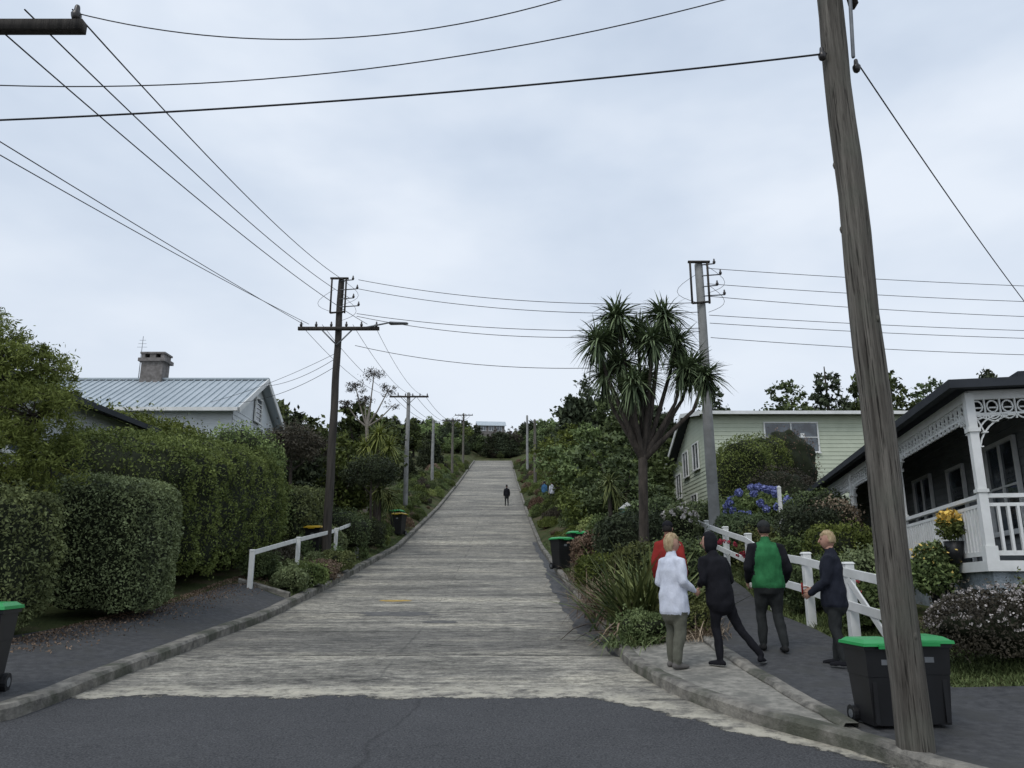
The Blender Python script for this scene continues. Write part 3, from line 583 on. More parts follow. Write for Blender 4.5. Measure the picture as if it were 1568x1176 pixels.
# ---------------------------------------------------------------- buildings
def siding(b,p0,p1,z0,z1,nx,ny,bh=.16,mi=0):
    z=z0
    while z<z1-.01:
        t_=min(z+bh,z1); o=.022
        vs=[(p0[0]+nx*o,p0[1]+ny*o,z),(p1[0]+nx*o,p1[1]+ny*o,z),(p1[0],p1[1],t_),(p0[0],p0[1],t_),(p0[0],p0[1],z),(p1[0],p1[1],z)]
        b.add(vs,[(0,1,2,3),(4,5,1,0)],mi); z+=bh
def window(b,cxw,z0,z1,w,M,fm=0,gm=1,panes=2,bars=0):
    bb=B(M); h=z1-z0
    bb.box(-w/2,w/2,-.03,-.02,z0,z1,gm)
    t_=.07
    for x0,x1,a,c in[(-w/2-t_,-w/2,z0-t_,z1+t_),(w/2,w/2+t_,z0-t_,z1+t_),(-w/2,w/2,z1,z1+t_),(-w/2,w/2,z0-t_,z0)]: bb.box(x0,x1,-.075,-.005,a,c,fm)
    bb.box(-w/2-.12,w/2+.12,-.12,-.076,z0-t_-.03,z0-t_+.02,fm)
    for i in range(1,panes): x=-w/2+w*i/panes; bb.box(x-.03,x+.03,-.065,-.031,z0,z1,fm)
    for i in range(1,bars+1): z=z0+h*i/(bars+1); bb.box(-w/2,w/2,-.06,-.032,z-.02,z+.02,fm)
    o=len(b.v); b.v+=bb.v; b.f+=[tuple(i+o for i in f) for f in bb.f]; b.m+=bb.m
def TM(x,y,rz): return Matrix.Translation((x,y,0))@Matrix.Rotation(rz,4,'Z')
e=empty('weatherboard_house',(15,41,4)); b=B()
gx0,gx1,gy0,gy1=9.7,22,37.5,46.2
siding(b,(gx0,gy0),(gx1,gy0),3.2,9.25,0,-1,.2); 
b.box(gx0+.03,gx1-.03,gy0+.03,gy1-.03,3,8.0)
def ztop(y): return np.interp(y,[37.5,41.2,46.2],[9.25,9.85,7.6])
z=3.2
while z<9.8:
    yys=[y for y in np.linspace(gy0,gy1,60) if ztop(y)>z+.1]
    if yys: ya,yb=min(yys),max(yys); b.add([(gx0-.022,ya,z),(gx0-.022,yb,z),(gx0,yb,z+.2),(gx0,ya,z+.2)],[(0,3,2,1)],0)
    z+=.2
b.add([(gx0,gy0,3),(gx0,gy1,3),(gx0,gy1,7.6),(gx0,41.2,9.85),(gx0,gy0,9.25)],[(0,1,2,3,4)],0)
b.obj('walls',[M_cream],e)
b=B(); x0,x1=gx0-.5,gx1+.4
def slab(b,p,th=.12,mi=0):
    lo=[(q[0],q[1],q[2]-th) for q in p]; b.add(list(p)+lo,[(0,1,2,3),(7,6,5,4),(0,4,5,1),(1,5,6,2),(2,6,7,3),(3,7,4,0)],mi)
slab(b,[(x0,gy0-.5,9.33),(x1,gy0-.5,9.33),(x1,41.2,10.02),(x0,41.2,10.02)]); slab(b,[(x0,41.2,10.02),(x1,41.2,10.02),(x1,46.8,7.5),(x0,46.8,7.5)])
b.obj('roof',[M_roofd],e)
b=B(); b.box(x0-.02,x1,gy0-.62,gy0-.5,9.16,9.32,0); b.beam((x0-.03,gy0-.5,9.22),(x0-.03,41.2,9.92),.05,.22); b.beam((x0-.03,41.2,9.9),(x0-.03,46.8,7.4),.05,.22)
b.box(gx0-.04,gx0+.06,gy0-.05,gy0-.023,3.2,9.2,0); b.obj('trim',[M_wp],e)
b=B(); window(b,0,7.4,8.8,2.55,TM(13.75,gy0-.02,0),panes=2,bars=1); window(b,0,7.4,8.8,1.8,TM(19.2,gy0-.02,0))
for yy_,z0_,z1_ in[(40.2,6.9,8.2),(42.6,6.8,8.1),(44.6,5.8,7.1),(41,4.2,5.6),(43.8,4.1,5.4)]: window(b,0,z0_,z1_,1.2,TM(gx0-.03,yy_,-math.pi/2))
b.box(14.2,14.4,gy0-.06,gy0-.052,8.1,8.3,2)
b.obj('windows',[M_wp,M_glass,M_wp],e)
e=empty('white_house',(-18,33,5)); b=B()
siding(b,(-26,30.3),(-11.2,30.3),2.0,8.05,0,-1,.2); siding(b,(-11.2,30.3),(-11.2,36),2.0,8.05,1,0,.2)
b.box(-26,-11.23,30.33,36,1.5,8.0); b.add([(-11.2,30.3,8),(-11.2,36,8),(-11.2,33.1,9.75)],[(0,1,2)])
b.obj('walls',[M_whouse],e)
b=B(); slab(b,[(-27,29.8,7.95),(-10.8,29.8,7.95),(-10.8,33.1,9.9),(-27,33.1,9.9)],.08); slab(b,[(-27,33.1,9.9),(-10.8,33.1,9.9),(-10.8,36.5,7.95),(-27,36.5,7.95)],.08)
for x in np.arange(-26.9,-10.9,.3): b.beam((x,29.8,7.975),(x,33.1,9.925),.05,.05)
b.beam((-27,33.1,9.95),(-10.75,33.1,9.95),.2,.08); b.obj('roof',[M_roofg],e)
b=B(); b.beam((-10.76,29.75,7.87),(-10.76,33.1,9.85),.05,.22); b.beam((-10.76,33.1,9.85),(-10.76,36.5,7.87),.05,.22); b.box(-27,-10.8,29.66,29.79,7.82,7.96); b.obj('bargeboards',[M_wp],e)
b=B(); window(b,0,8.05,9.0,.7,TM(-11.15,33.1,math.pi/2),panes=1,bars=4); window(b,0,5,6.6,1.4,TM(-14,30.26,0)); b.obj('windows',[M_wp,M_glass],e)
b=B(); b.frus((-15.9,33.2,9.2),(.95,.7),(-15.9,33.2,10.7),(.95,.7)); b.box(-16.5,-15.3,32.75,33.65,10.7,10.85); b.box(-16.4,-16.25,32.85,33.55,10.85,11.05);b.box(-15.55,-15.4,32.85,33.55,10.85,11.05); b.box(-16.03,-15.77,32.85,33.55,10.85,11.05); b.box(-16.45,-15.35,32.8,33.6,11.05,11.13)
b.obj('chimney',[M_brick],e)
b=B(); b.tube([(-16.5,33,10),(-16.5,33,11.9)],[.02,.012],6); 
for i in range(3): b.beam((-16.72+.04*i,33,11.4+.16*i),(-16.28-.04*i,33,11.4+.16*i),.012,.012)
b.obj('aerial',[M_metal],e)
e=empty('white_house',(-14,18,3)); b=B(); b.box(-18,-11.03,14,21.8,1,5.75); siding(b,(-11,14),(-11,21.8),1.2,5.75,1,0,.5); siding(b,(-18,21.8),(-11,21.8),1.2,5.75,0,1,.5); b.obj('walls',[M_whouse],e)
b=B(); slab(b,[(-10.5,13.5,5.7),(-10.5,22.3,5.7),(-14.5,22.3,7.1),(-14.5,13.5,7.1)],.1); slab(b,[(-14.5,13.5,7.1),(-14.5,22.3,7.1),(-18.5,22.3,5.7),(-18.5,13.5,5.7)],.1); b.box(-10.5,-10.36,13.5,22.3,5.58,5.72); b.obj('roof',[M_roofd],e)
b=B(); window(b,0,4.2,5.2,1.5,TM(-10.96,20.2,math.pi/2)); window(b,0,4.2,5.2,1.5,TM(-10.96,16.5,math.pi/2)); b.tube([(-10.9,21.4,1),(-10.9,21.4,5.6)],[.04,.04],8,0); b.obj('windows',[M_wp,M_glass],e)
SHR=Matrix.Identity(4); SHR[2][1]=-.022
VM=Matrix.Translation((6.93,11.5,0))@Matrix.Rotation(-math.atan(.205),4,'Z')@SHR; e=empty('villa',(7.05,11.5,1)); L=17; F=1.77; Z=4.3; Wd=10
b=B(VM); b.box(0,1.8,0,L,F-.1,F); b.box(1.8,Wd,0,1.8,F-.1,F); b.obj('veranda_floor',[M_roofd],e)
b=B(VM); b.box(.06,.3,.06,4.2,0,F-.1,0); b.box(.3,Wd,.06,.3,0,F-.1,0); b.box(.12,.3,4.2,L,0,F-.1,1); b.obj('foundation_wall',[M_stone,M_villa],e)
b=B(VM); siding(b,(1.8,1.8),(1.8,L),F,4.9,-1,0,.15); siding(b,(1.8,1.8),(Wd,1.8),F,4.9,0,-1,.15); b.box(1.84,Wd,1.84,L,F,4.9); b.box(1.74,1.86,1.74,1.86,F,4.85,1); b.obj('walls',[M_villa,M_villa],e)
b=B(VM)
P0=[(-.18,-.18,Z+.12),(-.18,L+.2,Z+.12),(1.85,L+.2,Z+.62),(1.85,1.85,Z+.62)]; slab(b,P0,.05)
P1=[(-.18,-.18,Z+.12),(1.85,1.85,Z+.62),(Wd,1.85,Z+.62),(Wd,-.18,Z+.12)]; slab(b,P1,.05)
for y in np.arange(0,L,.16): 
    x2=1.85 if y>1.85 else y
    b.beam((-.18,y,Z+.13),(x2,y,Z+.13+.5*(x2+.18)/2.03),.035,.04)
for x in np.arange(.0,Wd,.16):
    yb=min(x,1.85); b.beam((x,-.18,Z+.13),(x,yb,Z+.13+.5*(yb+.18)/2.03),.035,.04)
c=[(1.5,1.5,4.92),(Wd+2,1.5,4.92),(Wd+2,L+.3,4.92),(1.5,L+.3,4.92)]; r1=(6.0,5.5,7.7); r2=(6.0,L-4.5,7.7)
b.add(c+[r1,r2],[(0,1,4),(1,2,5,4),(2,3,5),(3,0,4,5),(0,3,2,1)])
b.obj('roof',[M_roofd],e)
b=B(VM); b.box(-.3,-.18,-.3,L+.2,Z+.0,Z+.13,0); b.box(-.18,Wd,-.3,-.18,Z+.0,Z+.13,0); b.box(1.36,1.49,1.4,L+.3,4.82,4.95,0); b.obj('gutter',[M_roofd],e)
b=B(VM)
def post(x,y):
    b.box(x-.06,x+.06,y-.06,y+.06,F,Z-.02); b.box(x-.085,x+.085,y-.085,y+.085,F,F+.22); b.box(x-.08,x+.08,y-.08,y+.08,F+1.0,F+1.05); b.box(x-.085,x+.085,y-.085,y+.085,Z-.62,Z-.56)
pys=[.06,4.2,8.4,12.7,L-.06]; pxs=[.06,2.8,5.6,8.4]
for y in pys: post(.06,y)
for x in pxs[1:]: post(x,.06)
def frieze(p,q):
    p=Vector(p);q=Vector(q);d=(q-p);Ln=d.length;d.normalize(); n_=int(Ln/.2); st=Ln/n_; up=Vector((0,0,1)); sd=d.cross(up)
    b.beam(p+up*(Z-.05),q+up*(Z-.05),.05,.14); b.beam(p+up*(Z-.34),q+up*(Z-.34),.03,.03)
    for i in range(n_):
        c=p+d*(i+.5)*st+up*(Z-.23); k=10
        pts=[c+d*math.cos(a*6.283/k)*.075+up*math.sin(a*6.283/k)*.09 for a in range(k+1)]
        for a in range(k): b.beam(pts[a],pts[a+1],.02,.022,0,sd)
        c0=p+d*i*st; b.beam(c0+up*(Z-.12),c0+up*(Z-.42),.02,.035,0,sd)
        b.beam(c-up*.02-d*.05,c-up*.02+d*.05,.018,.05,0,sd)
        pts=[p+d*(i+a/6)*st+up*(Z-.35-.07*math.sin(a/6*3.14159)) for a in range(7)]
        for a in range(6): b.beam(pts[a],pts[a+1],.018,.03,0,sd)
def bracket(p,d,r=.6):
    p=Vector(p);d=Vector(d);up=Vector((0,0,1));sd=d.cross(up);t0=Z-.36
    for rr in(r,r*.62):
        pts=[p+d*(rr-rr*math.sin(a*1.5708/8))+up*(t0-rr+rr*math.cos(a*1.5708/8)) for a in range(9)]
        for a in range(8): b.beam(pts[a],pts[a+1],.02,.035,0,sd)
    for a in(1,3,5,7): 
        an=a*1.5708/8; q=p+d*(r-r*math.sin(an))+up*(t0-r+r*math.cos(an)); b.beam(p+up*t0,q,.018,.025,0,sd)
        b.beam(q-d*.04,q+d*.04,.018,.08,0,sd)
for i in range(4): frieze((.06,pys[i],0),(.06,pys[i+1],0)); bracket((.06,pys[i]+.06,0),(0,1,0)); bracket((.06,pys[i+1]-.06,0),(0,-1,0))
for i in range(3): frieze((pxs[i],.06,0),(pxs[i+1],.06,0)); bracket((pxs[i]+.06,.06,0),(1,0,0)); bracket((pxs[i+1]-.06,.06,0),(-1,0,0))
def balu(p,q):
    p=Vector(p);q=Vector(q);d=q-p;Ln=d.length;d.normalize();up=Vector((0,0,1))
    b.beam(p+up*(F+.95),q+up*(F+.95),.09,.06); b.beam(p+up*(F+.82),q+up*(F+.82),.04,.05); b.beam(p+up*(F+.12),q+up*(F+.12),.05,.07)
    n_=int(Ln/.13)
    for i in range(1,n_): c=p+d*i*Ln/n_; b.beam(c+up*(F+.12),c+up*(F+.82),.035,.06)
balu((.06,.12,0),(.06,4.14,0)); 
for i in range(3): balu((pxs[i]+.06,.06,0),(pxs[i+1]-.06,.06,0))
b.box(-.03,.0,-.03,L,F-.14,F+.01)
b.box(0,Wd,-.03,-.001,F-.14,F+.01); b.obj('veranda_woodwork',[M_wp],e)
b=B()
def vm(x,y,rz): return VM@TM(x,y,rz)
for y in(3.6,8.5,12.8): window(b,0,F+.7,F+2.3,1.3,vm(1.77,y,-math.pi/2),fm=2,panes=2,bars=1)
window(b,0,F+.05,F+2.2,.9,vm(1.77,6.1,-math.pi/2),fm=2,panes=1,bars=1)
for x in(3.6,6.6): window(b,0,F+.7,F+2.3,1.4,vm(x,1.77,0),fm=2,panes=2,bars=1)
b.obj('windows',[M_ceil,M_glass,M_wp],e)
e=empty('potted_plant',(6.9,12.6,1.6)); 
b=B(); b.tube([(6.95,12.9,1.0),(6.95,12.9,1.4)],[.14,.19],12,0,rnd=False); b.tube([(7.05,12.55,1.75),(7.05,12.55,2.1)],[.1,.15],12,0,rnd=False); b.obj('pot',[M_black],e,smooth=True)
def leafball(x,y,z,r,n,mat,leaf,parent,nm='leaves'):
    P=np.array([x,y,z])+unit(n)*(r*R(n)**.4)[:,None]*np.array([1,1,.9]); P+=.1*r*noise3(P,9,3)[:,None]; oadd(quadmesh(nm,leafquads(P,leaf,.5),R(n),mat),nm,parent)
leafball(6.8,12.8,1.6,.4,2600,M_hedge,.04,e); leafball(6.8,12.75,1.85,.3,1400,M_grass,.04,e); leafball(6.8,12.7,1.85,.4,90,M_yflow,.03,e,'petals'); leafball(7.0,12.5,2.45,.18,320,M_yflow,.045,e,'petals'); leafball(7.0,12.5,2.3,.22,600,M_grass,.04,e)
def cottage(x,y,z,w,d,h,wall,roof,rz=0):
    e=empty('hilltop_house',(x,y,z)); Mx=Matrix.Translation((x,y,z))@Matrix.Rotation(rz,4,'Z')
    b=B(Mx); b.box(-w/2,w/2,-d/2,d/2,-6,h); b.add([(-w/2,-d/2,h),(-w/2,d/2,h),(-w/2,0,h+1.2)],[(0,1,2)]);b.add([(w/2,-d/2,h),(w/2,d/2,h),(w/2,0,h+1.2)],[(0,1,2)]); b.obj('walls',[wall],e)
    b=B(Mx); slab(b,[(-w/2-.4,-d/2-.5,h-.2),(w/2+.4,-d/2-.5,h-.2),(w/2+.4,0,h+1.3),(-w/2-.4,0,h+1.3)],.15); slab(b,[(-w/2-.4,0,h+1.3),(w/2+.4,0,h+1.3),(w/2+.4,d/2+.5,h-.2),(-w/2-.4,d/2+.5,h-.2)],.15); b.obj('roof',[roof],e)
    b=B(); 
    for k in(-.3,0,.3): window(b,0,.8,2.0,w*.18,Mx@TM(k*w,-d/2-.02,0))
    b.obj('windows',[M_wp,M_glass],e)
cottage(-5.3,188,34.6,6.5,5,2.3,M_brick,M_roofg,.1)
# ---------------------------------------------------------------- fences
def fence(pts,h,rails,pw=.1,rw=.03,rh=.11,rise=0):
    b=B(); P=[Vector((x,y,S(x,y)+i*rise)) for i,(x,y) in enumerate(pts)]
    for p in P: b.beam(p-Vector((0,0,.8 if rise else .2)),p+Vector((0,0,h)),pw,pw); b.frus((p.x,p.y,p.z+h),(pw*1.25,pw*1.25),(p.x,p.y,p.z+h+.03),(pw*.9,pw*.9))
    for i in range(len(P)-1):
        for r in rails: b.beam(P[i]+Vector((-.065,0,h*r)),P[i+1]+Vector((-.065,0,h*r)),rw,rh)
    return b
b=fence([(5.0,10.3),(4.92,11.6),(4.95,13.3),(5.05,15.4),(5.35,17.8),(5.5,20.2),(5.65,22.7),(5.75,25.2)],1.15,(.9,.5),.13,.03,.13)
b.beam((4.86,11.5,S(4.9,11.5)+.95),(4.95,10.35,S(5,10.3)+.1),.03,.1); b.obj('white_fence',[M_wp],bevel=.006)
b=fence([(-6.45,19.6),(-6.3,23.2),(-6.1,27.2),(-6.1,31)],.9,(.92,),.11,.03,.12,.17); b.obj('white_fence',[M_wp],bevel=.006)
b=B(); z=S(6.9,20); b.box(6.86,6.94,19.96,20.04,z-.2,3.75); b.frus((6.9,20,3.75),(.1,.1),(6.9,20,3.8),(.03,.03)); b.obj('white_post',[M_wp])
b=B(); z=S(3.75,25.5); b.box(3.71,3.79,25.46,25.54,z-.2,3.35); b.box(3.55,3.95,25.3,25.7,3.35,3.65,1); b.add([(3.5,25.25,3.65),(4,25.25,3.65),(4,25.75,3.65),(3.5,25.75,3.65),(3.75,25.25,3.85),(3.75,25.75,3.85)],[(0,1,4),(3,5,2),(0,4,5,3),(1,2,5,4),(0,3,2,1)],2)
M_teal=pm('teal_paint',(.1,.3,.28)); b.obj('letterbox',[M_bark,M_teal,M_wp])
# ---------------------------------------------------------------- bins
def wbin(name,x,y,rz,s=1.0,lid=M_green):
    b=B(Matrix.Translation((x,y,S(x,y)+.005))@Matrix.Rotation(rz,4,'Z')@Matrix.Scale(s,4))
    b.frus((0,0,.03),(.36,.40),(0,0,.55),(.42,.47)); b.frus((0,0,.551),(.43,.48),(0,0,.84),(.46,.52)); b.box(-.25,.25,-.28,.28,.84,.88)
    b.box(-.05,.05,-.256,-.245,.68,.74,2)
    b.frus((0,-.01,.885),(.54,.62),(0,-.01,.92),(.53,.6),1); b.frus((0,-.01,.92),(.5,.56),(0,.02,.955),(.4,.44),1); b.box(-.1,.1,-.345,-.318,.86,.905,1)
    b.tube([(-.2,.29,.84),(-.2,.36,.87),(.2,.36,.87),(.2,.29,.84)],[.016]*4,7)
    for sx in(-1,1):
        b.tube([(sx*.19,.2,.1),(sx*.245,.2,.1)],[.1,.1],16,0,rnd=False); b.tube([(sx*.245,.2,.1),(sx*.25,.2,.1)],[.05,.05],10,2,rnd=False)
    b.tube([(-.2,.2,.1),(.2,.2,.1)],[.015,.015],6)
    b.box(-.17,-.12,-.235,-.2,.05,.5); b.box(.12,.17,-.235,-.2,.05,.5)
    return b.obj(name,[M_black,lid,M_metal],bevel=.008)
wbin('wheelie_bin',3.38,7.6,.06,.80); wbin('wheelie_bin',3.83,7.65,-.08,.82); wbin('wheelie_bin',-5.72,8.75,.25,1.0)
wbin('wheelie_bin',1.72,27.6,.5,1.15); wbin('wheelie_bin',2.3,28.0,.2,1.12); wbin('wheelie_bin',-6.2,43,-.3,1.25,M_yellow); wbin('wheelie_bin',-6.75,27.0,-.2,1.15,M_yellow); wbin('wheelie_bin',-6.5,44,-.3,1.2)
# ---------------------------------------------------------------- people
def cloth(name,c,c2=None): return pm(name,c,c2 or tuple(x*.7 for x in c),9,.85,.5,.012,(1,1,.6),spec=.15)
M_skin=pm('skin',(.46,.27,.2),(.38,.21,.15),6,.6,.1,.002); M_blond=pm('blond_hair',(.52,.41,.25),(.24,.16,.08),30,.7,.6,.006,(1,1,.3)); M_dhair=pm('dark_hair',(.02,.017,.015),(.01,.008,.007),30,.6,.5,.006)
C_white=cloth('white_jacket',(.7,.73,.82),(.56,.59,.68)); C_khaki=cloth('khaki_trousers',(.14,.14,.11)); C_black=cloth('black_cloth',(.015,.015,.019)); C_char=cloth('charcoal_trousers',(.035,.038,.038)); C_green=cloth('green_vest',(.04,.20,.075),(.02,.11,.04)); C_navy=cloth('navy_jacket',(.022,.025,.037)); C_red=cloth('red_jacket',(.32,.035,.03)); C_blue=cloth('blue_jacket',(.06,.16,.3)); C_shoe=cloth('shoe',(.03,.03,.03)); C_sole=cloth('sole',(.5,.5,.48)); C_grey=cloth('grey_shoe',(.16,.15,.14))
EYE=pm('eye',(.02,.02,.02)); LIP=pm('lips',(.3,.12,.1))
def hand(b,w,d,nrm,side,curl,mi):
    d=Vector(d).normalized(); nrm=Vector(nrm); nrm=(nrm-d*nrm.dot(d)).normalized(); s=d.cross(nrm)*side
    w=Vector(w); b.tube([w-d*.03,w+d*.02,w+d*.05,w+d*.085],[(.026,.018),(.03,.017),(.04,.017),(.038,.013)],10,mi,side=s)
    for k,(o,ln) in enumerate([(-.03,.066),(-.01,.078),(.01,.072),(.029,.056)]):
        p=w+d*.085+s*o; pts=[p]; a=0
        for j in range(3):
            a+=curl*(.7+.15*j+.05*k); dd=d*math.cos(a)+nrm*math.sin(a); p=p+dd*ln*(.42,.32,.26)[j]; pts.append(p)
        b.tube(pts,[.0095,.009,.008,.007],7,mi)
    p=w+d*.035-s*.033; t1=(d*.7-s*.65+nrm*.35).normalized(); t2=(d*.85-s*.15+nrm*.5).normalized(); b.tube([p,p+t1*.035,p+t1*.035+t2*.03,p+t1*.035+t2*.052],[.013,.011,.01,.008],7,mi)
def person(name,x,y,head,H,mats,pose=None,hair='bob',vox=.014,hem=.84,bulk=1.0,headyaw=0,legloose=1.0,z=None,tsplit=None):
    top,sleeve,pants,shoe,hairm,sole=mats; pose=pose or {}
    lean=pose.get('lean',(0,0)); LN=lambda p:(p[0]+lean[0]*max(0,p[2]-.93)/.5,p[1]+lean[1]*max(0,p[2]-.93)/.5,p[2])
    g=lambda k,dv:pose.get(k,dv)
    segs=[]; b=B()
    def seg(pts,rad,lab,side=None):
        b.tube(pts,rad,16,0,side=side)
        for i in range(len(pts)-1): segs.append((Vector(pts[i]),Vector(pts[i+1]),np.mean(rad[i]),np.mean(rad[i+1]),lab))
    k=bulk
    tp=[LN(p) for p in [(0,0,hem),(0,0,.95),(0,0,1.08),(0,.005,1.26),(0,0,1.37),(0,-.005,1.43)]]
    seg(tp,[(.2*k,.155*k),(.195*k,.15*k),(.178*k,.132*k),(.198*k,.14*k),(.165*k,.112*k),(.085,.08)],'top',(1,0,0))
    b.tube([(0,0,.84),(0,0,.95)],[(.165,.115),(.16,.12)],16,0,side=(1,0,0)); segs.append((Vector((0,0,.8)),Vector((0,0,.93)),.13,.13,'pants'))
    seg([LN((0,-.005,1.42)),LN((0,.01,1.53))],[.062,.052],'neck')
    seg([LN((0,-.01,1.425)),LN((0,-.005,1.465))],[(.082,.078),(.07,.068)],'collar')
    hands=[]
    for s,nm in((-1,'l'),(1,'r')):
        sh=LN((s*.165*k,0,1.37)); el=LN(g('el_'+nm,(s*.235*k,-.03,1.09))); wr=LN(g('wr_'+nm,(s*.235*k,.06,.87)))
        seg([LN((s*.08,0,1.385)),sh,tuple((Vector(sh)+Vector(el))/2),el],[.06*k,.068*k,.062*k,.054*k],'sleeve'); 
        mid=(Vector(el)*.5+Vector(wr)*.5); seg([el,tuple(mid),wr],[.054*k,.049*k,.04],'sleeve')
        hands.append((wr,(Vector(wr)-Vector(el)),s))
        hp=(s*.085,0,.88); kn=g('kn_'+nm,(s*.1,.02,.49)); an=g('an_'+nm,(s*.1,-.03,.09)); q=legloose
        seg([hp,tuple((Vector(hp)+Vector(kn))/2),kn],[.1*q,.09*q,.066*q],'pants'); ca=Vector(kn)*.62+Vector(an)*.38
        seg([kn,tuple(ca+Vector((0,-.012,0))),tuple(Vector(an)+Vector((0,0,.02)))],[.066*q,.062*q,.048*q],'pants')
        toe=Vector(g('toe_'+nm,(0,1,0))).normalized(); a=Vector(an); 
        seg([tuple(a-toe*.045+Vector((0,0,-.045))),tuple(a+toe*.07+Vector((0,0,-.048))),tuple(a+toe*.155+Vector((0,0,-.055)))],[(.04,.042),(.046,.04),(.038,.028)],'shoe',tuple(toe.cross(Vector((0,0,1)))))
    o=bpy.data.objects.new('tmp',b.mesh('tmp',[])); link(o)
    md=o.modifiers.new('r','REMESH'); md.mode='VOXEL'; md.voxel_size=vox; md.use_smooth_shade=True
    sm=o.modifiers.new('s','SMOOTH'); sm.iterations=2; sm.factor=.5
    bpy.context.view_layer.update(); me=bpy.data.meshes.new_from_object(o.evaluated_get(bpy.context.evaluated_depsgraph_get())); bpy.data.objects.remove(o)
    n=len(me.vertices); V=np.empty(n*3,np.float32); me.vertices.foreach_get('co',V); V=V.reshape(-1,3).astype(float); Nn=np.empty(n*3,np.float32); me.vertices.foreach_get('normal',Nn); Nn=Nn.reshape(-1,3)
    fold=(noise3(V*np.array([1,1,2.2]),9,5)*.009+noise3(V*np.array([1,1,.6]),18,6)*.006)*np.clip((V[:,2]-.12)*8,0,1)
    me.vertices.foreach_set('co',(V+Nn*fold[:,None]).astype(np.float32).ravel())
    C=np.array([p.center[:] for p in me.polygons]); best=np.full(len(C),9.); lab=np.zeros(len(C),int); L_=['top','sleeve','pants','shoe','neck','collar','sole']
    for A_,B_,ra,rb,lb in segs:
        A_=np.array(A_);B_=np.array(B_);d=B_-A_;t_=np.clip(((C-A_)@d)/(d@d),0,1);ds=np.linalg.norm(C-A_-t_[:,None]*d,axis=1)-(ra+(rb-ra)*t_)
        u=ds<best; best[u]=ds[u]; lab[u]=L_.index(lb)
    tl=lab==0; lab[tl&(C[:,2]<hem-.03)]=2; inner=(lab==2)&(C[:,2]>hem+.0)&(np.abs(C[:,0])<.3); lab[inner]=0
    if tsplit: # darker arm-hole panels on the vest
        lab[(lab==0)&(np.abs(C[:,0])>.185-.05*np.clip((C[:,2]-1.2)/.2,0,1))&(C[:,2]>1.0)]=1
    for s_ in ('l','r'):
        an=np.array(g('an_'+s_,((-.1 if s_=='l' else .1),-.03,.09))); cl=(np.linalg.norm(C-an,axis=1)<.26)&(C[:,2]<an[2]-.068); lab[cl]=6
    for m_ in (top,sleeve,pants,shoe,M_skin,top,sole): me.materials.append(m_)
    me.polygons.foreach_set('material_index',lab.astype(np.int32)); me.polygons.foreach_set('use_smooth',[True]*len(C)); me.update()
    zz=S(x,y) if z is None else z; sc=H/1.72
    e=empty(name,(x,y,zz)); MM=Matrix.Translation((x,y,zz+.004))@Matrix.Rotation(head,4,'Z')@Matrix.Scale(sc,4)
    me.transform(MM); oadd(me,'body',e)
    hb=B(MM)
    for wr,d,s in hands: hand(hb,wr,d,pose.get('palm',(-s*1.0,.3,0)),-s,pose.get('curl',.45),0)
    if pose.get('phone'):
        w_=Vector(hands[0][0]); hb.box(w_.x-.01,w_.x+.07,w_.y+.1,w_.y+.115,w_.z-.02,w_.z+.13,1)
    hb.obj('hands',[M_skin,C_red],e,smooth=True)
    hc=Vector(LN((0,.02,1.615))); HM=MM@Matrix.Translation(hc)@Matrix.Rotation(headyaw,4,'Z'); hb=B(HM)
    def fs(d,q):
        if d.z<0: q.x*=1-.32*d.z*d.z; q.y=q.y*(1-.12*d.z*d.z)+(.012*-d.z if d.y>0 else 0)
        if d.y>.6 and abs(d.z-.12)<.2 and .2<abs(d.x)<.5: q.y-=.006
        return q
    hb.ball((0,0,0),(.074,.094,.117),0,24,18,fs)
    hb.tube([(0,.086,.03),(0,.1,.0),(0,.108,-.018)],[.008,.011,.014],8,0)
    for s in(-1,1): hb.ball((s*.029,.082,.015),(.011,.008,.007),2,8,6); hb.ball((s*.075,-.005,-.005),(.01,.02,.03),0,8,6); hb.tube([(s*.015,.09,.035),(s*.045,.08,.036)],[.004,.003],6,1)
    hb.tube([(-.022,.086,-.052),(0,.092,-.053),(.022,.086,-.052)],[.004,.006,.004],6,3)
    low={'bob':-.95,'short':-.45,'cap':-.5,'hood':-1}[hair]; vol={'bob':1.2,'short':1.12,'cap':1.08,'hood':1.22}[hair]
    def fh(d,q):
        w=vol+(.05*math.sin(d.x*23+d.z*17)+.03*math.sin(d.y*31+d.x*11) if hair!='hood' else .02*math.sin(d.x*9+d.z*8))
        if hair=='hood':
            if d.y>.45 and d.z<.6: w=.86
            r=q*w
            if d.z<-.2 and w>1: r.z*=1.15; r.x*=1.1
            return r
        if d.y>.15 and d.z<.5-.25*(1-min(1,abs(d.x)*1.3)) : w=.86
        elif d.y>-.1 and d.z<-.35: w=.86
        if d.z<low: w=.86
        r=q*w
        if hair=='bob' and d.z<-.2 and w>1: r.z*=1.1; r.x*=1.08
        return r
    hb.ball((0,-.008,.008),(.074,.094,.117),1,28,20,fh)
    if hair=='cap':
        hb.ball((0,0,.045),(.088,.106,.09),4,20,12,lambda d,q:q if d.z>-.1 else Vector((q.x*.98,q.y*.98,-.012)))
        hb.tube([(0,.09,.045),(0,.16,.035)],[(.07,.008),(.05,.006)],12,4,side=(1,0,0))
    hb.obj('head',[M_skin,hairm,EYE,LIP,mats[3] if hair!='cap' else pose.get('capm',C_black)],e,smooth=True)
    return e
d2=math.radians
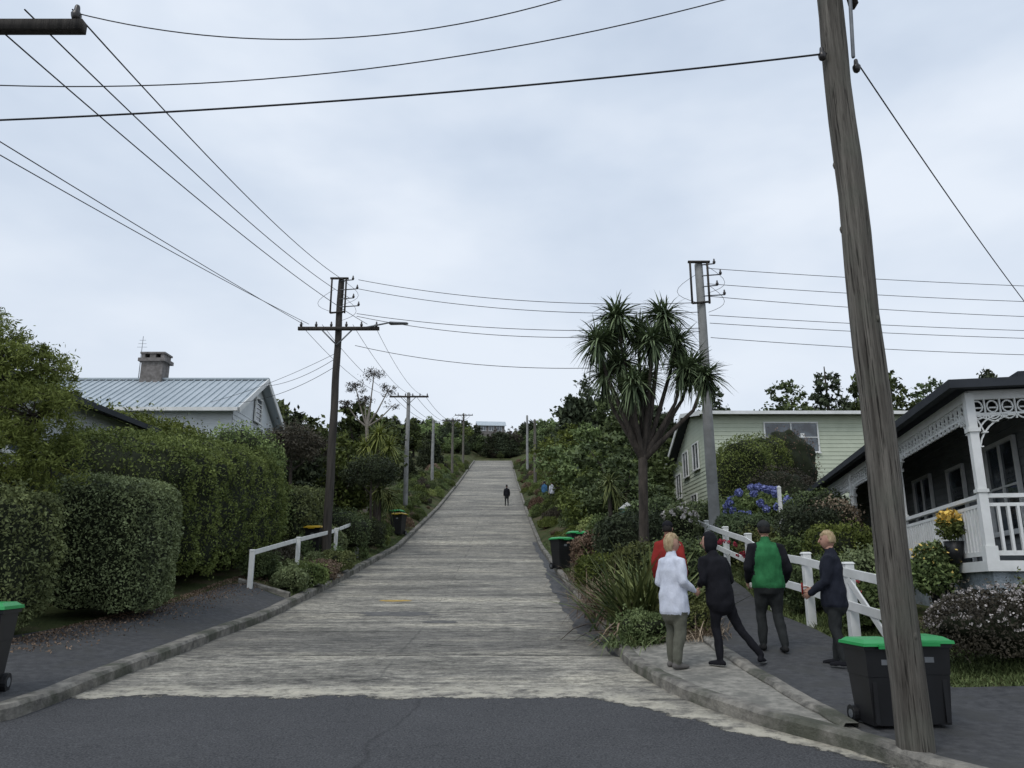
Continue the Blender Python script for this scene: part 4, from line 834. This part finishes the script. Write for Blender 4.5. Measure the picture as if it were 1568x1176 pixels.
person('woman',2.1,10.4,d2(-65),1.66,(C_white,C_white,C_khaki,C_grey,M_blond,C_grey),dict(el_r=(.25,-.02,1.12),wr_r=(.2,.2,1.0),el_l=(-.25,-.04,1.1),wr_l=(-.2,.17,.98),kn_l=(-.1,.04,.49),an_l=(-.12,.02,.09),an_r=(.1,-.06,.09)),'bob',hem=.72,bulk=1.14,headyaw=d2(-20),legloose=1.25)
person('woman',2.72,10.45,d2(25),1.66,(C_black,C_black,C_black,C_black,C_black,C_sole),dict(lean=(-.05,.05),el_r=(.24,.02,1.1),wr_r=(.16,.22,1.02),el_l=(-.24,.0,1.1),wr_l=(-.14,.22,1.05),kn_r=(.24,-.04,.5),an_r=(.42,-.24,.13),toe_r=(.7,.45,-.12),kn_l=(-.06,.05,.49),an_l=(-.08,-.02,.09),toe_l=(-.3,1,0)),'hood',hem=.8,bulk=1.05,legloose=.95,headyaw=d2(35))
person('man',3.62,11.25,d2(-4),1.77,(C_green,C_black,C_char,C_shoe,M_dhair,C_shoe),dict(el_r=(.27,-.05,1.1),wr_r=(.25,.1,.92),el_l=(-.27,-.05,1.1),wr_l=(-.25,.1,.92),kn_l=(-.1,.1,.5),an_l=(-.11,.06,.1),kn_r=(.1,.03,.49),an_r=(.13,-.12,.09),capm=C_char),'cap',hem=.86,bulk=1.12,legloose=1.12,tsplit=True)
person('woman',4.17,10.35,d2(62),1.67,(C_navy,C_navy,C_char,C_black,M_blond,C_sole),dict(el_r=(.22,.05,1.1),wr_r=(.12,.28,.98),el_l=(-.22,.05,1.08),wr_l=(-.14,.27,.93),an_r=(.11,.05,.09),an_l=(-.13,-.06,.09),phone=True),'short',hem=.78,bulk=1.1,headyaw=d2(15),legloose=1.02)
person('man',2.6,13.1,d2(-20),1.78,(C_red,C_red,C_char,C_shoe,M_dhair,C_shoe),dict(),'cap',vox=.02,bulk=1.0)
person('pedestrian',-.45,66,d2(5),1.78,(C_black,C_black,C_char,C_shoe,M_dhair,C_shoe),dict(an_l=(-.1,.2,.1),an_r=(.1,-.2,.1)),'short',vox=.03)
person('pedestrian',3.0,58,d2(30),1.7,(C_white,C_white,C_char,C_shoe,M_dhair,C_shoe),dict(),'short',vox=.03)
person('pedestrian',2.6,62,d2(-30),1.7,(C_blue,C_blue,C_char,C_shoe,M_dhair,C_shoe),dict(),'short',vox=.03)
# ---------------------------------------------------------------- sky, sun, camera
w=bpy.data.worlds.new('World'); bpy.context.scene.world=w; w.use_nodes=True; w.node_tree.nodes.clear(); t=NT(w.node_tree)
EL,AZ=math.radians(52),math.radians(215)
sky=t.n('ShaderNodeTexSky',sky_type='NISHITA',sun_disc=False,sun_elevation=EL,sun_rotation=AZ).outputs[0]
v=t.n('ShaderNodeTexCoord').outputs['Generated']; mp=t.n('ShaderNodeMapping',{'Vector':v,'Scale':(1,1,2.2)}).outputs[0]
cl=t.noise(mp,1.6,5,.5); cl2=t.noise(mp,4.5,4,.5)
cf=t.m('ADD',t.m('MULTIPLY',cl,.72),t.m('MULTIPLY',cl2,.28))
cc=t.ramp(cf,[(.36,(5.2,6.1,7.5)),(.5,(6.5,7.35,8.6)),(.64,(8.1,8.75,9.7))])
zz=t.n('ShaderNodeSeparateXYZ',{0:v}).outputs[2]
cc=t.mix(t.m('MULTIPLY',t.m('SUBTRACT',1.0,t.m('DIVIDE',zz,.5,clamp=True),clamp=True),.75),cc,(7.7,8.3,9.1))
c=t.mix(.93,sky,cc)
bg=t.n('ShaderNodeBackground',{'Color':c,'Strength':.105}).outputs[0]; o=t.n('ShaderNodeOutputWorld'); t.nt.links.new(bg,o.inputs[0])
sl=bpy.data.lights.new('sun','SUN'); sl.energy=1.1; sl.angle=math.radians(25); sl.color=(1,.96,.91); so=link(bpy.data.objects.new('sun',sl))
sd=Vector((math.sin(AZ)*math.cos(EL),math.cos(AZ)*math.cos(EL),math.sin(EL))); so.rotation_euler=sd.to_track_quat('Z','Y').to_euler()
cam=bpy.data.cameras.new('camera'); cam.lens=27.1; cam.sensor_width=36; cam.clip_end=2000; cam.clip_start=.05
co=link(bpy.data.objects.new('camera',cam)); co.location=(0,0,1.6); co.rotation_euler=(math.radians(90+13.8),0,0); bpy.context.scene.camera=co
s=bpy.context.scene; s.view_settings.view_transform='Standard'; s.view_settings.look='None'; s.view_settings.exposure=0
